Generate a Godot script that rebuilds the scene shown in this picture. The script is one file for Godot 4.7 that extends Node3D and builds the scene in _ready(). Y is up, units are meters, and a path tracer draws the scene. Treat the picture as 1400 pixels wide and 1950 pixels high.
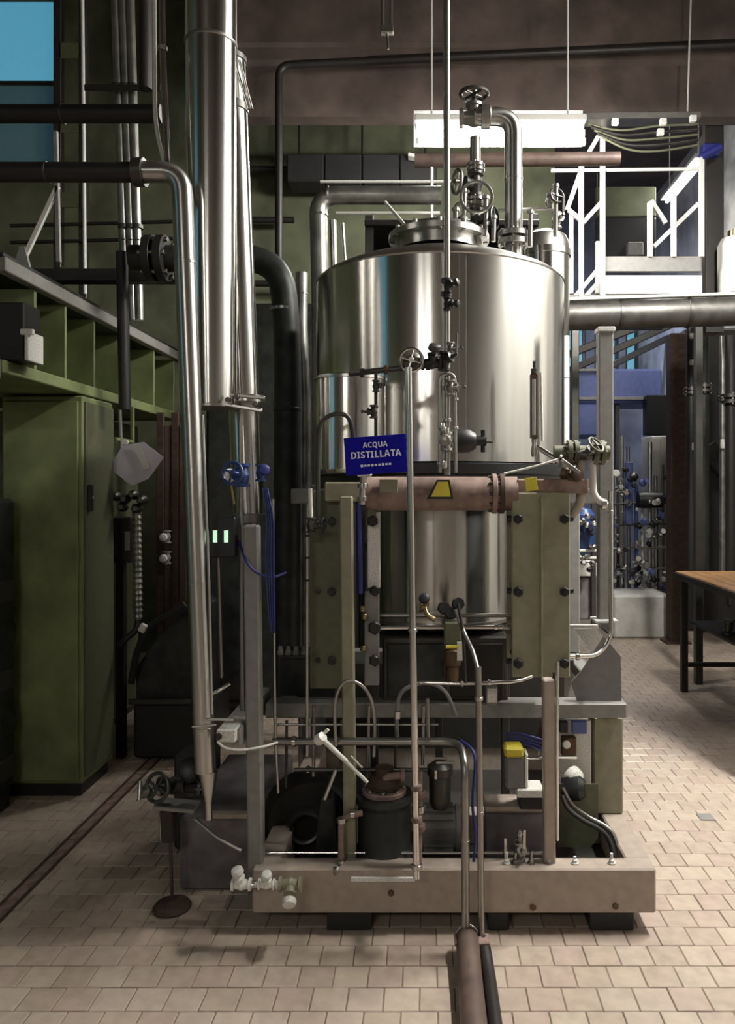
extends Node3D

const F := 1465.0
const EYE := 1.6
var M := {}
var used := {}
var rng := RandomNumberGenerator.new()


# ---------------------------------------------------------------- layout
func P(px: float, py: float, z: float) -> Vector3:
	return Vector3((px - 813.0) * z / F, EYE - (py - 930.0) * z / F, -z)


func S(len_px: float, z: float) -> float:
	return len_px * z / F


# ---------------------------------------------------------------- mesh builder
class MB:
	var v := PackedVector3Array()
	var n := PackedVector3Array()
	var u := PackedVector2Array()

	func tri(a: Vector3, b: Vector3, c: Vector3, na: Vector3, nb: Vector3, nc: Vector3, ua := Vector2.ZERO, ub := Vector2.ZERO, uc := Vector2.ZERO) -> void:
		if (b - a).cross(c - a).dot(na + nb + nc) > 0.0:
			v.append(a); v.append(c); v.append(b)
			n.append(na); n.append(nc); n.append(nb)
			u.append(ua); u.append(uc); u.append(ub)
		else:
			v.append(a); v.append(b); v.append(c)
			n.append(na); n.append(nb); n.append(nc)
			u.append(ua); u.append(ub); u.append(uc)

	func flat(a: Vector3, b: Vector3, c: Vector3, out: Vector3) -> void:
		var k := (b - a).cross(c - a)
		if k.length_squared() < 1e-16:
			return
		k = k.normalized()
		if k.dot(out) < 0.0:
			k = -k
		tri(a, b, c, k, k, k, Vector2(a.x + a.z, a.y), Vector2(b.x + b.z, b.y), Vector2(c.x + c.z, c.y))

	func quad(a: Vector3, b: Vector3, c: Vector3, d: Vector3, out: Vector3) -> void:
		flat(a, b, c, out); flat(a, c, d, out)

	# bevelled box
	func box(c: Vector3, s: Vector3, bev := 0.003, bas := Basis.IDENTITY) -> MB:
		var h := s * 0.5
		bev = minf(bev, minf(h.x, minf(h.y, h.z)) * 0.45)
		var k := {}
		for sx in [-1, 1]:
			for sy in [-1, 1]:
				for sz in [-1, 1]:
					var g := Vector3(sx, sy, sz)
					for ax in 3:
						var p := Vector3(sx * (h.x - bev), sy * (h.y - bev), sz * (h.z - bev))
						p[ax] = g[ax] * h[ax]
						k[[sx, sy, sz, ax]] = c + bas * p
		for ax in 3:
			var o1 := (ax + 1) % 3
			var o2 := (ax + 2) % 3
			for sgn in [-1, 1]:
				var q := []
				for pr in [[-1, -1], [1, -1], [1, 1], [-1, 1]]:
					var e := [0, 0, 0]
					e[ax] = sgn; e[o1] = pr[0]; e[o2] = pr[1]
					q.append(k[[e[0], e[1], e[2], ax]])
				var nn := Vector3.ZERO
				nn[ax] = sgn
				quad(q[0], q[1], q[2], q[3], bas * nn)
			for s1 in [-1, 1]:
				for s2 in [-1, 1]:
					var ea := [0, 0, 0]
					var eb := [0, 0, 0]
					ea[ax] = -1; eb[ax] = 1
					ea[o1] = s1; eb[o1] = s1; ea[o2] = s2; eb[o2] = s2
					var nn := Vector3.ZERO
					nn[o1] = s1; nn[o2] = s2
					quad(k[[ea[0], ea[1], ea[2], o1]], k[[eb[0], eb[1], eb[2], o1]], k[[eb[0], eb[1], eb[2], o2]], k[[ea[0], ea[1], ea[2], o2]], bas * nn)
		for sx in [-1, 1]:
			for sy in [-1, 1]:
				for sz in [-1, 1]:
					flat(k[[sx, sy, sz, 0]], k[[sx, sy, sz, 1]], k[[sx, sy, sz, 2]], bas * Vector3(sx, sy, sz))
		return self

	# box given by two opposite corners
	func span(a: Vector3, b: Vector3, bev := 0.003) -> MB:
		return box((a + b) * 0.5, (b - a).abs(), bev)

	# square bar between two points
	func bar(a: Vector3, b: Vector3, w: float, d: float, bev := 0.003, upish := Vector3(0, 0, 1)) -> MB:
		var y := (b - a).normalized()
		if absf(y.dot(upish)) > 0.95:
			upish = Vector3(0, 1, 0) if absf(y.y) < 0.9 else Vector3(1, 0, 0)
		var x := y.cross(upish).normalized()
		return box((a + b) * 0.5, Vector3(w, (b - a).length(), d), bev, Basis(x, y, x.cross(y)))

	static func bend(pts: Array, br: float, steps := 7) -> Array:
		var out := [pts[0]]
		for i in range(1, pts.size() - 1):
			var p: Vector3 = pts[i]
			var a: Vector3 = pts[i - 1]
			var b: Vector3 = pts[i + 1]
			var d := minf(br, minf((p - a).length(), (b - p).length()) * 0.49)
			var p0 := p + (a - p).normalized() * d
			var p2 := p + (b - p).normalized() * d
			for k in steps + 1:
				var t := float(k) / steps
				out.append(p0.lerp(p, t).lerp(p.lerp(p2, t), t))
		out.append(pts[-1])
		return out

	static func spline(pts: Array, per := 8) -> Array:
		var out := []
		for i in pts.size() - 1:
			var a: Vector3 = pts[maxi(i - 1, 0)]
			var b: Vector3 = pts[i]
			var c: Vector3 = pts[i + 1]
			var d: Vector3 = pts[mini(i + 2, pts.size() - 1)]
			for k in per:
				out.append(b.cubic_interpolate(c, a, d, float(k) / per))
		out.append(pts[-1])
		return out

	func tube(path: Array, r: float, sides := 14, r1 := -1.0, cap := true) -> MB:
		if r1 < 0.0:
			r1 = r
		var cnt := path.size()
		var t0: Vector3 = (path[1] - path[0]).normalized()
		var nx := t0.cross(Vector3(0.31, 0.17, 0.93)).normalized()
		if absf(t0.dot(Vector3(0.31, 0.17, 0.93))) > 0.95:
			nx = t0.cross(Vector3.UP).normalized()
		var rings := []
		var norms := []
		var dist := 0.0
		var vs := []
		for i in cnt:
			var t: Vector3
			if i == 0:
				t = t0
			elif i == cnt - 1:
				t = (path[i] - path[i - 1]).normalized()
			else:
				t = ((path[i + 1] - path[i]).normalized() + (path[i] - path[i - 1]).normalized()).normalized()
			nx = (nx - t * nx.dot(t)).normalized()
			var ny := t.cross(nx)
			var rr := lerpf(r, r1, float(i) / (cnt - 1))
			if i > 0:
				dist += (path[i] - path[i - 1]).length()
			vs.append(dist)
			var ring := []
			var nrm := []
			for k in sides + 1:
				var a := TAU * k / sides
				var d := nx * cos(a) + ny * sin(a)
				nrm.append(d)
				ring.append(path[i] + d * rr)
			rings.append(ring); norms.append(nrm)
		for i in cnt - 1:
			for k in sides:
				var a: Vector3 = rings[i][k]
				var b: Vector3 = rings[i][k + 1]
				var c: Vector3 = rings[i + 1][k + 1]
				var d: Vector3 = rings[i + 1][k]
				var ua := Vector2(float(k) / sides, vs[i])
				var ub := Vector2(float(k + 1) / sides, vs[i])
				var uc := Vector2(float(k + 1) / sides, vs[i + 1])
				var ud := Vector2(float(k) / sides, vs[i + 1])
				tri(a, b, c, norms[i][k], norms[i][k + 1], norms[i + 1][k + 1], ua, ub, uc)
				tri(a, c, d, norms[i][k], norms[i + 1][k + 1], norms[i + 1][k], ua, uc, ud)
		if cap:
			for e in [0, cnt - 1]:
				var out: Vector3 = (path[0] - path[1]) if e == 0 else (path[cnt - 1] - path[cnt - 2])
				for k in sides:
					flat(path[e], rings[e][k], rings[e][k + 1], out)
		return self

	# lathe: profile of Vector2(radius, along axis); sharp where it turns by more than 30 degrees
	func lathe(o: Vector3, axis: Vector3, prof: Array, sides := 20) -> MB:
		axis = axis.normalized()
		var x := axis.cross(Vector3(0.2, 0.1, 0.97)).normalized()
		if absf(axis.dot(Vector3(0.2, 0.1, 0.97))) > 0.95:
			x = axis.cross(Vector3.RIGHT).normalized()
		var y := axis.cross(x)
		var cnt := prof.size()
		var sn := []
		for i in cnt - 1:
			var d: Vector2 = prof[i + 1] - prof[i]
			sn.append(Vector2(d.y, -d.x).normalized())
		for i in cnt - 1:
			var p: Vector2 = prof[i]
			var q: Vector2 = prof[i + 1]
			var n0: Vector2 = sn[i]
			var n1: Vector2 = sn[i]
			if i > 0 and sn[i - 1].dot(sn[i]) > 0.86:
				n0 = (sn[i - 1] + sn[i]).normalized()
			if i < cnt - 2 and sn[i + 1].dot(sn[i]) > 0.86:
				n1 = (sn[i + 1] + sn[i]).normalized()
			for k in sides:
				var a0 := TAU * k / sides
				var a1 := TAU * (k + 1) / sides
				var d0 := x * cos(a0) + y * sin(a0)
				var d1 := x * cos(a1) + y * sin(a1)
				var a := o + d0 * p.x + axis * p.y
				var b := o + d1 * p.x + axis * p.y
				var c := o + d1 * q.x + axis * q.y
				var d := o + d0 * q.x + axis * q.y
				var f0 := float(k) / sides
				var f1 := float(k + 1) / sides
				if p.x > 1e-6:
					tri(a, b, c, d0 * n0.x + axis * n0.y, d1 * n0.x + axis * n0.y, d1 * n1.x + axis * n1.y, Vector2(f0, p.y), Vector2(f1, p.y), Vector2(f1, q.y))
				if q.x > 1e-6:
					tri(a, c, d, d0 * n0.x + axis * n0.y, d1 * n1.x + axis * n1.y, d0 * n1.x + axis * n1.y, Vector2(f0, p.y), Vector2(f1, q.y), Vector2(f0, q.y))
		return self

	func disc(o: Vector3, axis: Vector3, r: float, h: float, bev := 0.002, sides := 20) -> MB:
		return lathe(o, axis, [Vector2(0, 0), Vector2(r - bev, 0), Vector2(r, bev), Vector2(r, h - bev), Vector2(r - bev, h), Vector2(0, h)], sides)

	func ring(o: Vector3, axis: Vector3, R: float, r: float, sides := 24, sec := 8) -> MB:
		var prof := []
		for k in sec + 1:
			var a := TAU * k / sec
			prof.append(Vector2(R + cos(a) * r, sin(a) * r))
		return lathe(o, axis, prof, sides)

	# polygon (in x,y of a basis) pushed along the basis z by t
	func prism(poly: PackedVector2Array, o: Vector3, bas: Basis, t: float) -> MB:
		var idx := Geometry2D.triangulate_polygon(poly)
		for i in range(0, idx.size(), 3):
			var a := Vector3(poly[idx[i]].x, poly[idx[i]].y, 0)
			var b := Vector3(poly[idx[i + 1]].x, poly[idx[i + 1]].y, 0)
			var c := Vector3(poly[idx[i + 2]].x, poly[idx[i + 2]].y, 0)
			flat(o + bas * a, o + bas * b, o + bas * c, -bas.z)
			var z := Vector3(0, 0, t)
			flat(o + bas * (a + z), o + bas * (b + z), o + bas * (c + z), bas.z)
		var mid := Vector2.ZERO
		for q in poly:
			mid += q / poly.size()
		for i in poly.size():
			var p := poly[i]
			var q := poly[(i + 1) % poly.size()]
			var e := (q - p).orthogonal()
			var out := Vector3(e.x, e.y, 0)
			var test := (p + q) * 0.5 + e.normalized() * 0.0005
			if Geometry2D.is_point_in_polygon(test, poly):
				out = -out
			quad(o + bas * Vector3(p.x, p.y, 0), o + bas * Vector3(q.x, q.y, 0), o + bas * Vector3(q.x, q.y, t), o + bas * Vector3(p.x, p.y, t), bas * out)
		return self

	func base() -> Vector3:
		var b := AABB(v[0], Vector3.ZERO)
		for p in v:
			b = b.expand(p)
		return Vector3(b.get_center().x, b.position.y, b.get_center().z)

	func mesh(off: Vector3, m: Material) -> ArrayMesh:
		var w := PackedVector3Array()
		w.resize(v.size())
		for i in v.size():
			w[i] = v[i] - off
		var arr := []
		arr.resize(Mesh.ARRAY_MAX)
		arr[Mesh.ARRAY_VERTEX] = w
		arr[Mesh.ARRAY_NORMAL] = n
		arr[Mesh.ARRAY_TEX_UV] = u
		var am := ArrayMesh.new()
		am.add_surface_from_arrays(Mesh.PRIMITIVE_TRIANGLES, arr)
		am.surface_set_material(0, m)
		return am


# ---------------------------------------------------------------- scene tree helpers
func numbered(called: String) -> String:
	if not used.has(called):
		used[called] = 0
		return called
	used[called] += 1
	return "%s_%03d" % [called, used[called]]


func tag(o: Node3D, label: String, category: String, group := "") -> void:
	o.set_meta("label", label)
	o.set_meta("category", category)
	if group:
		o.set_meta("group", group)


func thing(called: String, label: String, category: String, at: Vector3, group := "") -> Node3D:
	var o := Node3D.new()
	o.name = numbered(called)
	o.position = at
	add_child(o)
	tag(o, label, category, group)
	return o


func origin(o: Node) -> Vector3:
	var p := Vector3.ZERO
	while o != self and o != null:
		p += o.position
		o = o.get_parent()
	return p


func part(parent: Node3D, called: String, mb: MB, m: Material) -> MeshInstance3D:
	var o := MeshInstance3D.new()
	o.name = called
	o.mesh = mb.mesh(origin(parent), m)
	parent.add_child(o, true)
	return o


func one(called: String, label: String, category: String, mb: MB, m: Material, group := "") -> MeshInstance3D:
	var o := MeshInstance3D.new()
	o.name = numbered(called)
	var b := mb.base()
	o.mesh = mb.mesh(b, m)
	o.position = b
	add_child(o)
	tag(o, label, category, group)
	return o


func struct(called: String, mb: MB, m: Material) -> MeshInstance3D:
	var o := MeshInstance3D.new()
	o.name = called
	var b := mb.base()
	o.mesh = mb.mesh(b, m)
	o.position = b
	o.set_meta("kind", "structure")
	add_child(o)
	return o


# ---------------------------------------------------------------- materials
func noise_tex(freq: float, lo: float, hi: float, sd: int, tall := 1.0, oct := 4) -> ImageTexture:
	var nz := FastNoiseLite.new()
	nz.seed = sd
	nz.frequency = freq
	nz.fractal_octaves = oct
	var im := Image.create(256, 256, false, Image.FORMAT_RGB8)
	for y in 256:
		for x in 256:
			# blend across the edges so that the texture tiles
			var fx := x / 256.0
			var fy := y / 256.0
			var a := nz.get_noise_2d(x, y * tall) * (1 - fx) * (1 - fy) + nz.get_noise_2d(x - 256, y * tall) * fx * (1 - fy) + nz.get_noise_2d(x, (y - 256) * tall) * (1 - fx) * fy + nz.get_noise_2d(x - 256, (y - 256) * tall) * fx * fy
			var g := clampf(lerpf(lo, hi, a * 0.9 + 0.5), 0, 1)
			im.set_pixel(x, y, Color(g, g, g))
	return ImageTexture.create_from_image(im)


func mat(called: String, c: Color, rough := 0.6, metal := 0.0, tex: Texture2D = null, scale := 2.0, rough_tex: Texture2D = null) -> StandardMaterial3D:
	var m := StandardMaterial3D.new()
	m.resource_name = called
	m.albedo_color = c
	m.roughness = rough
	m.metallic = metal
	if tex or rough_tex:
		m.uv1_triplanar = true
		m.uv1_world_triplanar = true
		m.uv1_scale = Vector3.ONE * scale
		m.albedo_texture = tex
		m.roughness_texture = rough_tex
	M[called] = m
	return m


func rgb(r: int, g: int, b: int) -> Color:
	return Color8(r, g, b)


func make_materials() -> void:
	var mott := noise_tex(0.02, 0.9, 1.04, 3)
	var fine := noise_tex(0.09, 0.86, 1.06, 4)
	var stain := noise_tex(0.012, 0.66, 1.1, 5, 1.0, 5)
	var rgh := noise_tex(0.05, 0.7, 1.15, 6)
	var streak := noise_tex(0.03, 0.7, 1.08, 7, 0.12)
	mat("tank_steel", rgb(206, 204, 200), 0.2, 1.0)
	M.tank_steel.anisotropy_enabled = true
	M.tank_steel.anisotropy = -0.85
	mat("steel", rgb(186, 184, 180), 0.3, 1.0)
	M.steel.anisotropy_enabled = true
	M.steel.anisotropy = -0.7
	mat("polished", rgb(214, 212, 208), 0.16, 1.0)
	mat("dull_steel", rgb(158, 155, 150), 0.38, 1.0, mott, 1.6)
	mat("dark_steel", rgb(84, 82, 79), 0.42, 0.8, mott, 1.6)
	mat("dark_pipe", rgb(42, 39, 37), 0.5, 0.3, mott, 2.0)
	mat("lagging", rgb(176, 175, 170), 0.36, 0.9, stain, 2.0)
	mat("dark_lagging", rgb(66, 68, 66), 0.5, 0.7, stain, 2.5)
	mat("grey_paint", rgb(128, 126, 122), 0.5, 0.0, mott, 3.0)
	mat("grey_metal_paint", rgb(112, 110, 110), 0.42, 0.0, mott, 3.0)
	mat("beige_paint", rgb(164, 150, 138), 0.5, 0.0, mott, 3.0)
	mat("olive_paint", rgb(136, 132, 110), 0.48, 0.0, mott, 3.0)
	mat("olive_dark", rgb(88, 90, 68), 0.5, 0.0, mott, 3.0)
	mat("cabinet_green", rgb(126, 136, 90), 0.55, 0.0, stain, 0.9)
	mat("wall_green", rgb(100, 104, 80), 0.8, 0.0, stain, 0.6)
	mat("wall_bay", rgb(150, 152, 158), 0.8, 0.0, stain, 0.5)
	mat("wall_pale", rgb(204, 202, 196), 0.8, 0.0, stain, 0.5)
	mat("concrete", rgb(98, 84, 78), 0.85, 0.0, stain, 0.7)
	mat("concrete_grey", rgb(140, 132, 124), 0.85, 0.0, stain, 1.2)
	mat("plinth", rgb(120, 112, 114), 0.7, 0.0, stain, 2.0)
	mat("ceiling", rgb(92, 78, 72), 0.9, 0.0, stain, 0.5)
	mat("white_paint", rgb(214, 212, 206), 0.5, 0.0, fine, 4.0)
	mat("white_plastic", rgb(220, 218, 210), 0.4)
	mat("black", rgb(22, 22, 23), 0.45, 0.0, null, 1.0)
	mat("rubber", rgb(30, 29, 29), 0.7)
	mat("lagging_grey", rgb(104, 102, 98), 0.45, 0.7, stain, 2.0)
	mat("pipe_brown", rgb(104, 86, 78), 0.5, 0.1, stain, 3.0)
	mat("rust", rgb(146, 122, 112), 0.6, 0.1, stain, 5.0)
	mat("rust_dark", rgb(78, 58, 48), 0.75, 0.1, stain, 6.0)
	mat("brass", rgb(162, 146, 108), 0.35, 1.0, fine, 6.0)
	mat("bronze_dark", rgb(96, 78, 60), 0.5, 0.7, mott, 6.0)
	mat("blue_sign", rgb(26, 24, 156), 0.65)
	M.blue_sign.metallic_specular = 0.2
	mat("sign_white", rgb(240, 240, 248), 0.5)
	mat("blue_paint", rgb(38, 62, 112), 0.4, 0.0, mott, 5.0)
	mat("blue_dark", rgb(34, 40, 110), 0.45)
	mat("machine_blue", rgb(86, 98, 150), 0.5, 0.0, mott, 2.0)
	mat("yellow", rgb(206, 190, 60), 0.5, 0.0, fine, 8.0)
	mat("paper", rgb(196, 192, 204), 0.8)
	mat("wood", rgb(176, 132, 86), 0.6, 0.0, streak, 2.0)
	mat("brown_board", rgb(92, 72, 60), 0.75, 0.0, streak, 2.0)
	mat("grout", rgb(140, 124, 110), 0.9, 0.0, stain, 1.0)
	var tones := [rgb(176, 161, 147), rgb(171, 155, 140), rgb(179, 164, 148), rgb(172, 154, 141)]
	for k in 4:
		mat("tile_%d" % k, tones[k], 0.42, 0.0, mott, 2.3, rgh)
	var glass := mat("glass", Color(0.75, 0.9, 0.92, 0.12), 0.05)
	glass.transparency = BaseMaterial3D.TRANSPARENCY_ALPHA
	var frost := mat("frosted", Color(0.42, 0.5, 0.48, 0.75), 0.6)
	frost.transparency = BaseMaterial3D.TRANSPARENCY_ALPHA
	var gg := mat("gauge_glass", Color(0.9, 0.95, 0.95, 0.2), 0.05)
	gg.transparency = BaseMaterial3D.TRANSPARENCY_ALPHA
	var tube := mat("tube_glow", rgb(255, 252, 240), 0.4)
	tube.emission_enabled = true
	tube.emission = Color(1.0, 0.98, 0.93)
	tube.emission_energy_multiplier = 16.0
	var led := mat("indicator_glow", rgb(210, 255, 220), 0.4)
	led.emission_enabled = true
	led.emission = Color(0.8, 1.0, 0.85)
	led.emission_energy_multiplier = 0.8


# ---------------------------------------------------------------- builders of alike things
func V(r: float, h: float) -> Vector2:
	return Vector2(r, h)


func pipe(called: String, label: String, pts: Array, r: float, m: Material, br := 0.08, joints := [], category := "pipe", group := "") -> Node3D:
	var mb := MB.new().tube(MB.bend(pts, br), r, 16 if r > 0.02 else 10)
	if joints.is_empty():
		return one(called, label, category, mb, m, group)
	var t := thing(called, label, category, mb.base(), group)
	part(t, "pipe_run", mb, m)
	for j in joints:   # [position, axis, kind, material]
		var ax: Vector3 = j[1].normalized()
		if j[2] == "flange":
			var f := MB.new()
			f.disc(j[0] - ax * r * 0.75, ax, r * 1.75, r * 0.6, 0.0015, 20)
			f.disc(j[0] + ax * r * 0.15, ax, r * 1.75, r * 0.6, 0.0015, 20)
			var fp := part(t, "flange", f, j[3])
			var side := ax.cross(Vector3(0.3, 0.5, 0.8)).normalized()
			for k in 6:
				var d := side.rotated(ax, TAU * k / 6.0) * r * 1.4
				part(fp, "bolt", MB.new().disc(j[0] + d - ax * r * 1.0, ax, r * 0.2, r * 2.0, 0.0005, 6), M.dull_steel)
		elif j[2] == "band":
			part(t, "band", MB.new().disc(j[0] - ax * r * 0.12, ax, r * 1.06, r * 0.24, 0.001, 18), j[3])
		elif j[2] == "collar":
			part(t, "collar", MB.new().disc(j[0] - ax * r * 0.5, ax, r * 1.35, r * 1.0, 0.001, 18), j[3])
		elif j[2] == "nut":
			part(t, "nut", MB.new().disc(j[0] - ax * r * 0.7, ax, r * 1.6, r * 1.4, 0.001, 6), j[3])
	return t


func hose(called: String, label: String, pts: Array, r: float, m: Material, category := "hose", group := "") -> MeshInstance3D:
	return one(called, label, category, MB.new().tube(MB.spline(pts, 7), r, 10), m, group)


func wheel_mesh(c: Vector3, ax: Vector3, R: float, r: float) -> MB:
	var w := MB.new().ring(c, ax, R, r, 24, 8)
	var s := ax.cross(Vector3(0.25, 0.9, 0.3)).normalized()
	for k in 4:
		var d := s.rotated(ax.normalized(), TAU * k / 4.0)
		w.tube([c, c + d * R], r * 0.7, 6)
	w.disc(c - ax.normalized() * r * 1.5, ax, R * 0.25, r * 3.0, 0.001, 12)
	return w


# valve: body along `ax`, bonnet and handle along `up`; s is the pipe radius it sits on
func valve(label: String, c: Vector3, ax: Vector3, up: Vector3, s: float, bm: Material, hm: Material, handle := "lever", group := "") -> Node3D:
	ax = ax.normalized()
	up = up.normalized()
	var t := thing("valve", label, "valve", c, group)
	var b := MB.new()
	b.lathe(c, ax, [V(0, -s * 2.6), V(s * 1.7, -s * 2.6), V(s * 1.7, -s * 2.0), V(s * 1.1, -s * 1.9), V(s * 1.3, -s * 0.9), V(s * 1.6, 0), V(s * 1.3, s * 0.9), V(s * 1.1, s * 1.9), V(s * 1.7, s * 2.0), V(s * 1.7, s * 2.6), V(0, s * 2.6)], 16)
	part(t, "body", b, bm)
	var bn := MB.new().lathe(c, up, [V(s * 1.2, 0), V(s * 1.2, s * 1.9), V(s * 1.5, s * 2.0), V(s * 1.5, s * 2.5), V(s * 0.7, s * 2.7), V(s * 0.45, s * 3.4), V(s * 0.35, s * 4.6), V(0, s * 4.6)], 14)
	part(t, "bonnet", bn, bm)
	if handle == "wheel":
		part(t, "handwheel", wheel_mesh(c + up * s * 4.3, up, s * 2.4, s * 0.35), hm)
	elif handle == "lever":
		var l := MB.new().bar(c + up * s * 4.2 - ax * s * 0.6, c + up * s * 4.5 + ax * s * 5.5, s * 0.9, s * 0.35, 0.001, up)
		part(t, "lever", l, hm)
	elif handle == "tee":
		var q := ax.cross(up).normalized()
		part(t, "tee_handle", MB.new().tube([c + up * s * 4.6 - q * s * 2.4, c + up * s * 4.6 + q * s * 2.4], s * 0.5, 8), hm)
	elif handle == "knob":
		part(t, "knob", MB.new().lathe(c + up * s * 3.6, up, [V(0, 0), V(s * 1.5, 0), V(s * 1.7, s * 0.4), V(s * 1.5, s * 1.4), V(s * 0.8, s * 1.7), V(0, s * 1.7)], 12), hm)
	return t


func gauge(label: String, c: Vector3, face: Vector3, r: float, stem_to: Vector3) -> Node3D:
	face = face.normalized()
	var t := thing("pressure_gauge", label, "gauge", c)
	part(t, "case", MB.new().lathe(c - face * r * 0.6, face, [V(0, 0), V(r * 0.9, 0), V(r, r * 0.1), V(r, r * 0.6), V(r * 0.88, r * 0.62), V(r * 0.86, r * 0.5), V(0, r * 0.5)], 20), M.steel)
	part(t, "dial", MB.new().disc(c - face * r * 0.12, face, r * 0.84, r * 0.06, 0.0003, 20), M.white_plastic)
	var s := face.cross(Vector3.UP).normalized().rotated(face, 0.7)
	part(t, "needle", MB.new().bar(c - face * r * 0.03 - s * r * 0.2, c - face * r * 0.03 + s * r * 0.65, r * 0.08, r * 0.03, 0.0001, face), M.black)
	part(t, "stem", MB.new().tube([c - face * r * 0.4 - Vector3.UP * r * 0.9, stem_to], r * 0.22, 8), M.brass)
	return t


func lamp(label: String, c: Vector3, along: Vector3, length: float, energy: float, tubes := 2, tint := Color(1.0, 0.99, 0.965), rods := true, top := 6.6, glow_name := "fluorescent_lamp") -> Node3D:
	var side := along.cross(Vector3.UP).normalized()
	var t := thing(glow_name, label, "lamp", c)
	var bas := Basis(side, Vector3.UP, along)
	var h := MB.new()
	h.box(c + Vector3.UP * 0.045, Vector3(0.16, 0.05, length + 0.06), 0.006, bas)
	part(t, "housing", h, M.white_paint)
	if tubes == 3:   # tall slanted reflector behind the tubes
		part(t, "reflector", MB.new().box(c + Vector3(0, 0.06, -0.14), Vector3(length + 0.08, 0.26, 0.012), 0.003, Basis(Vector3.RIGHT, 0.18)), M.white_paint)
	for k in tubes:
		var o := side * (0.075 * (k - (tubes - 1) * 0.5))
		if tubes == 3:
			o = Vector3(0, 0.01 - 0.075 * k, 0.03 * k)
		part(t, "tube", MB.new().tube([c + o - along * length * 0.5, c + o + along * length * 0.5], 0.019, 12), M.tube_glow)
		for e in [-1, 1]:
			part(t, "lamp_holder", MB.new().box(c + o + along * e * (length * 0.5 + 0.012) + Vector3.UP * 0.01, Vector3(0.04, 0.05, 0.024), 0.004, bas), M.white_plastic)
	if rods:
		for e in [-0.42, 0.42]:
			part(t, "hanger_rod", MB.new().tube([c + along * length * e + Vector3.UP * 0.06, Vector3(c.x + along.x * length * e, top, c.z + along.z * length * e)], 0.008, 8), M.white_paint)
	for e in [-0.3, 0.3]:
		var om := OmniLight3D.new()
		om.name = "tube_glow_light"
		om.light_energy = energy * (0.62 if tubes == 3 else 0.16)
		om.light_color = tint
		om.light_size = 0.12
		om.omni_range = 30.0
		om.omni_attenuation = 2.0
		om.shadow_enabled = true
		om.position = along * length * e - Vector3.UP * (0.2 if tubes == 3 else 0.06)
		t.add_child(om, true)
	var l := AreaLight3D.new()
	l.name = "tube_light"
	l.area_size = Vector2(0.14, length)
	l.area_normalize_energy = true
	l.light_energy = energy
	l.light_color = tint
	l.area_range = 30.0
	l.shadow_enabled = true
	l.basis = Basis(side, along, side.cross(along))
	if (-l.basis.z).y > 0:
		l.basis = Basis(-side, along, (-side).cross(along))
	l.position = Vector3(0, -0.03, 0)
	t.add_child(l)
	return t


# ---------------------------------------------------------------- scene
func _ready() -> void:
	rng.seed = 20240611
	make_materials()
	setup_view()
	room()
	floor_tiles()
	lamps()
	tank()
	skid()
	exchangers()
	front_pipes()
	left_columns()
	cabinets()
	tank_top()
	tank_fittings()
	under_tank()
	skid_machines()
	left_corner()
	back_left()
	platform()
	right_bay()
	bench()


func setup_view() -> void:
	var cam := Camera3D.new()
	cam.name = "camera"
	var near := 0.05
	cam.position = Vector3(0, EYE, 0)
	cam.set_frustum(near * 1950.0 / F, Vector2(-113.0 * near / F, -45.0 * near / F), near, 60.0)
	cam.current = true
	add_child(cam)
	var we := WorldEnvironment.new()
	we.name = "world_environment"
	var env := Environment.new()
	env.background_mode = Environment.BG_SKY
	var sky := Sky.new()
	var sm := ProceduralSkyMaterial.new()
	sm.sky_top_color = rgb(72, 140, 168)
	sm.sky_horizon_color = rgb(104, 160, 174)
	sm.ground_bottom_color = rgb(50, 60, 62)
	sm.ground_horizon_color = rgb(90, 120, 130)
	sm.sky_energy_multiplier = 1.2
	sky.sky_material = sm
	env.sky = sky
	env.ambient_light_source = Environment.AMBIENT_SOURCE_SKY
	env.tonemap_mode = Environment.TONE_MAPPER_LINEAR
	env.tonemap_exposure = 0.94
	env.sdfgi_enabled = true
	env.ssao_enabled = true
	env.ssil_enabled = true
	we.environment = env
	add_child(we)


func lamps() -> void:
	lamp("twin tube fluorescent lamp hanging in front of the concrete girder above the tank", Vector3(0.54, 4.27, -5.7), Vector3.RIGHT, 1.2, 3.6, 3)
	lamp("single fluorescent tube above the raised walkway", Vector3(3.0, 5.18, -9.0), Vector3(0, 0, -1), 1.2, 5.0, 1)
	lamp("twin tube fluorescent lamp over the aisle beside the pale wall", Vector3(2.0, 4.25, -3.25), Vector3(0, 0, -1), 1.5, 24.0)
	lamp("unseen twin tube lamp added behind the viewer as fill for the machine fronts", Vector3(-1.4, 3.3, 2.3), Vector3.RIGHT, 1.2, 3.8)  # unseen fill lamp added low behind the camera
	lamp("single bluish tube added deep in the far bay to brighten it", Vector3(2.2, 4.6, -12.2), Vector3.RIGHT, 1.2, 3.5, 1, Color(0.72, 0.8, 1.0))  # made-up cool lamp that lifts the bay and tints it blue


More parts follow.
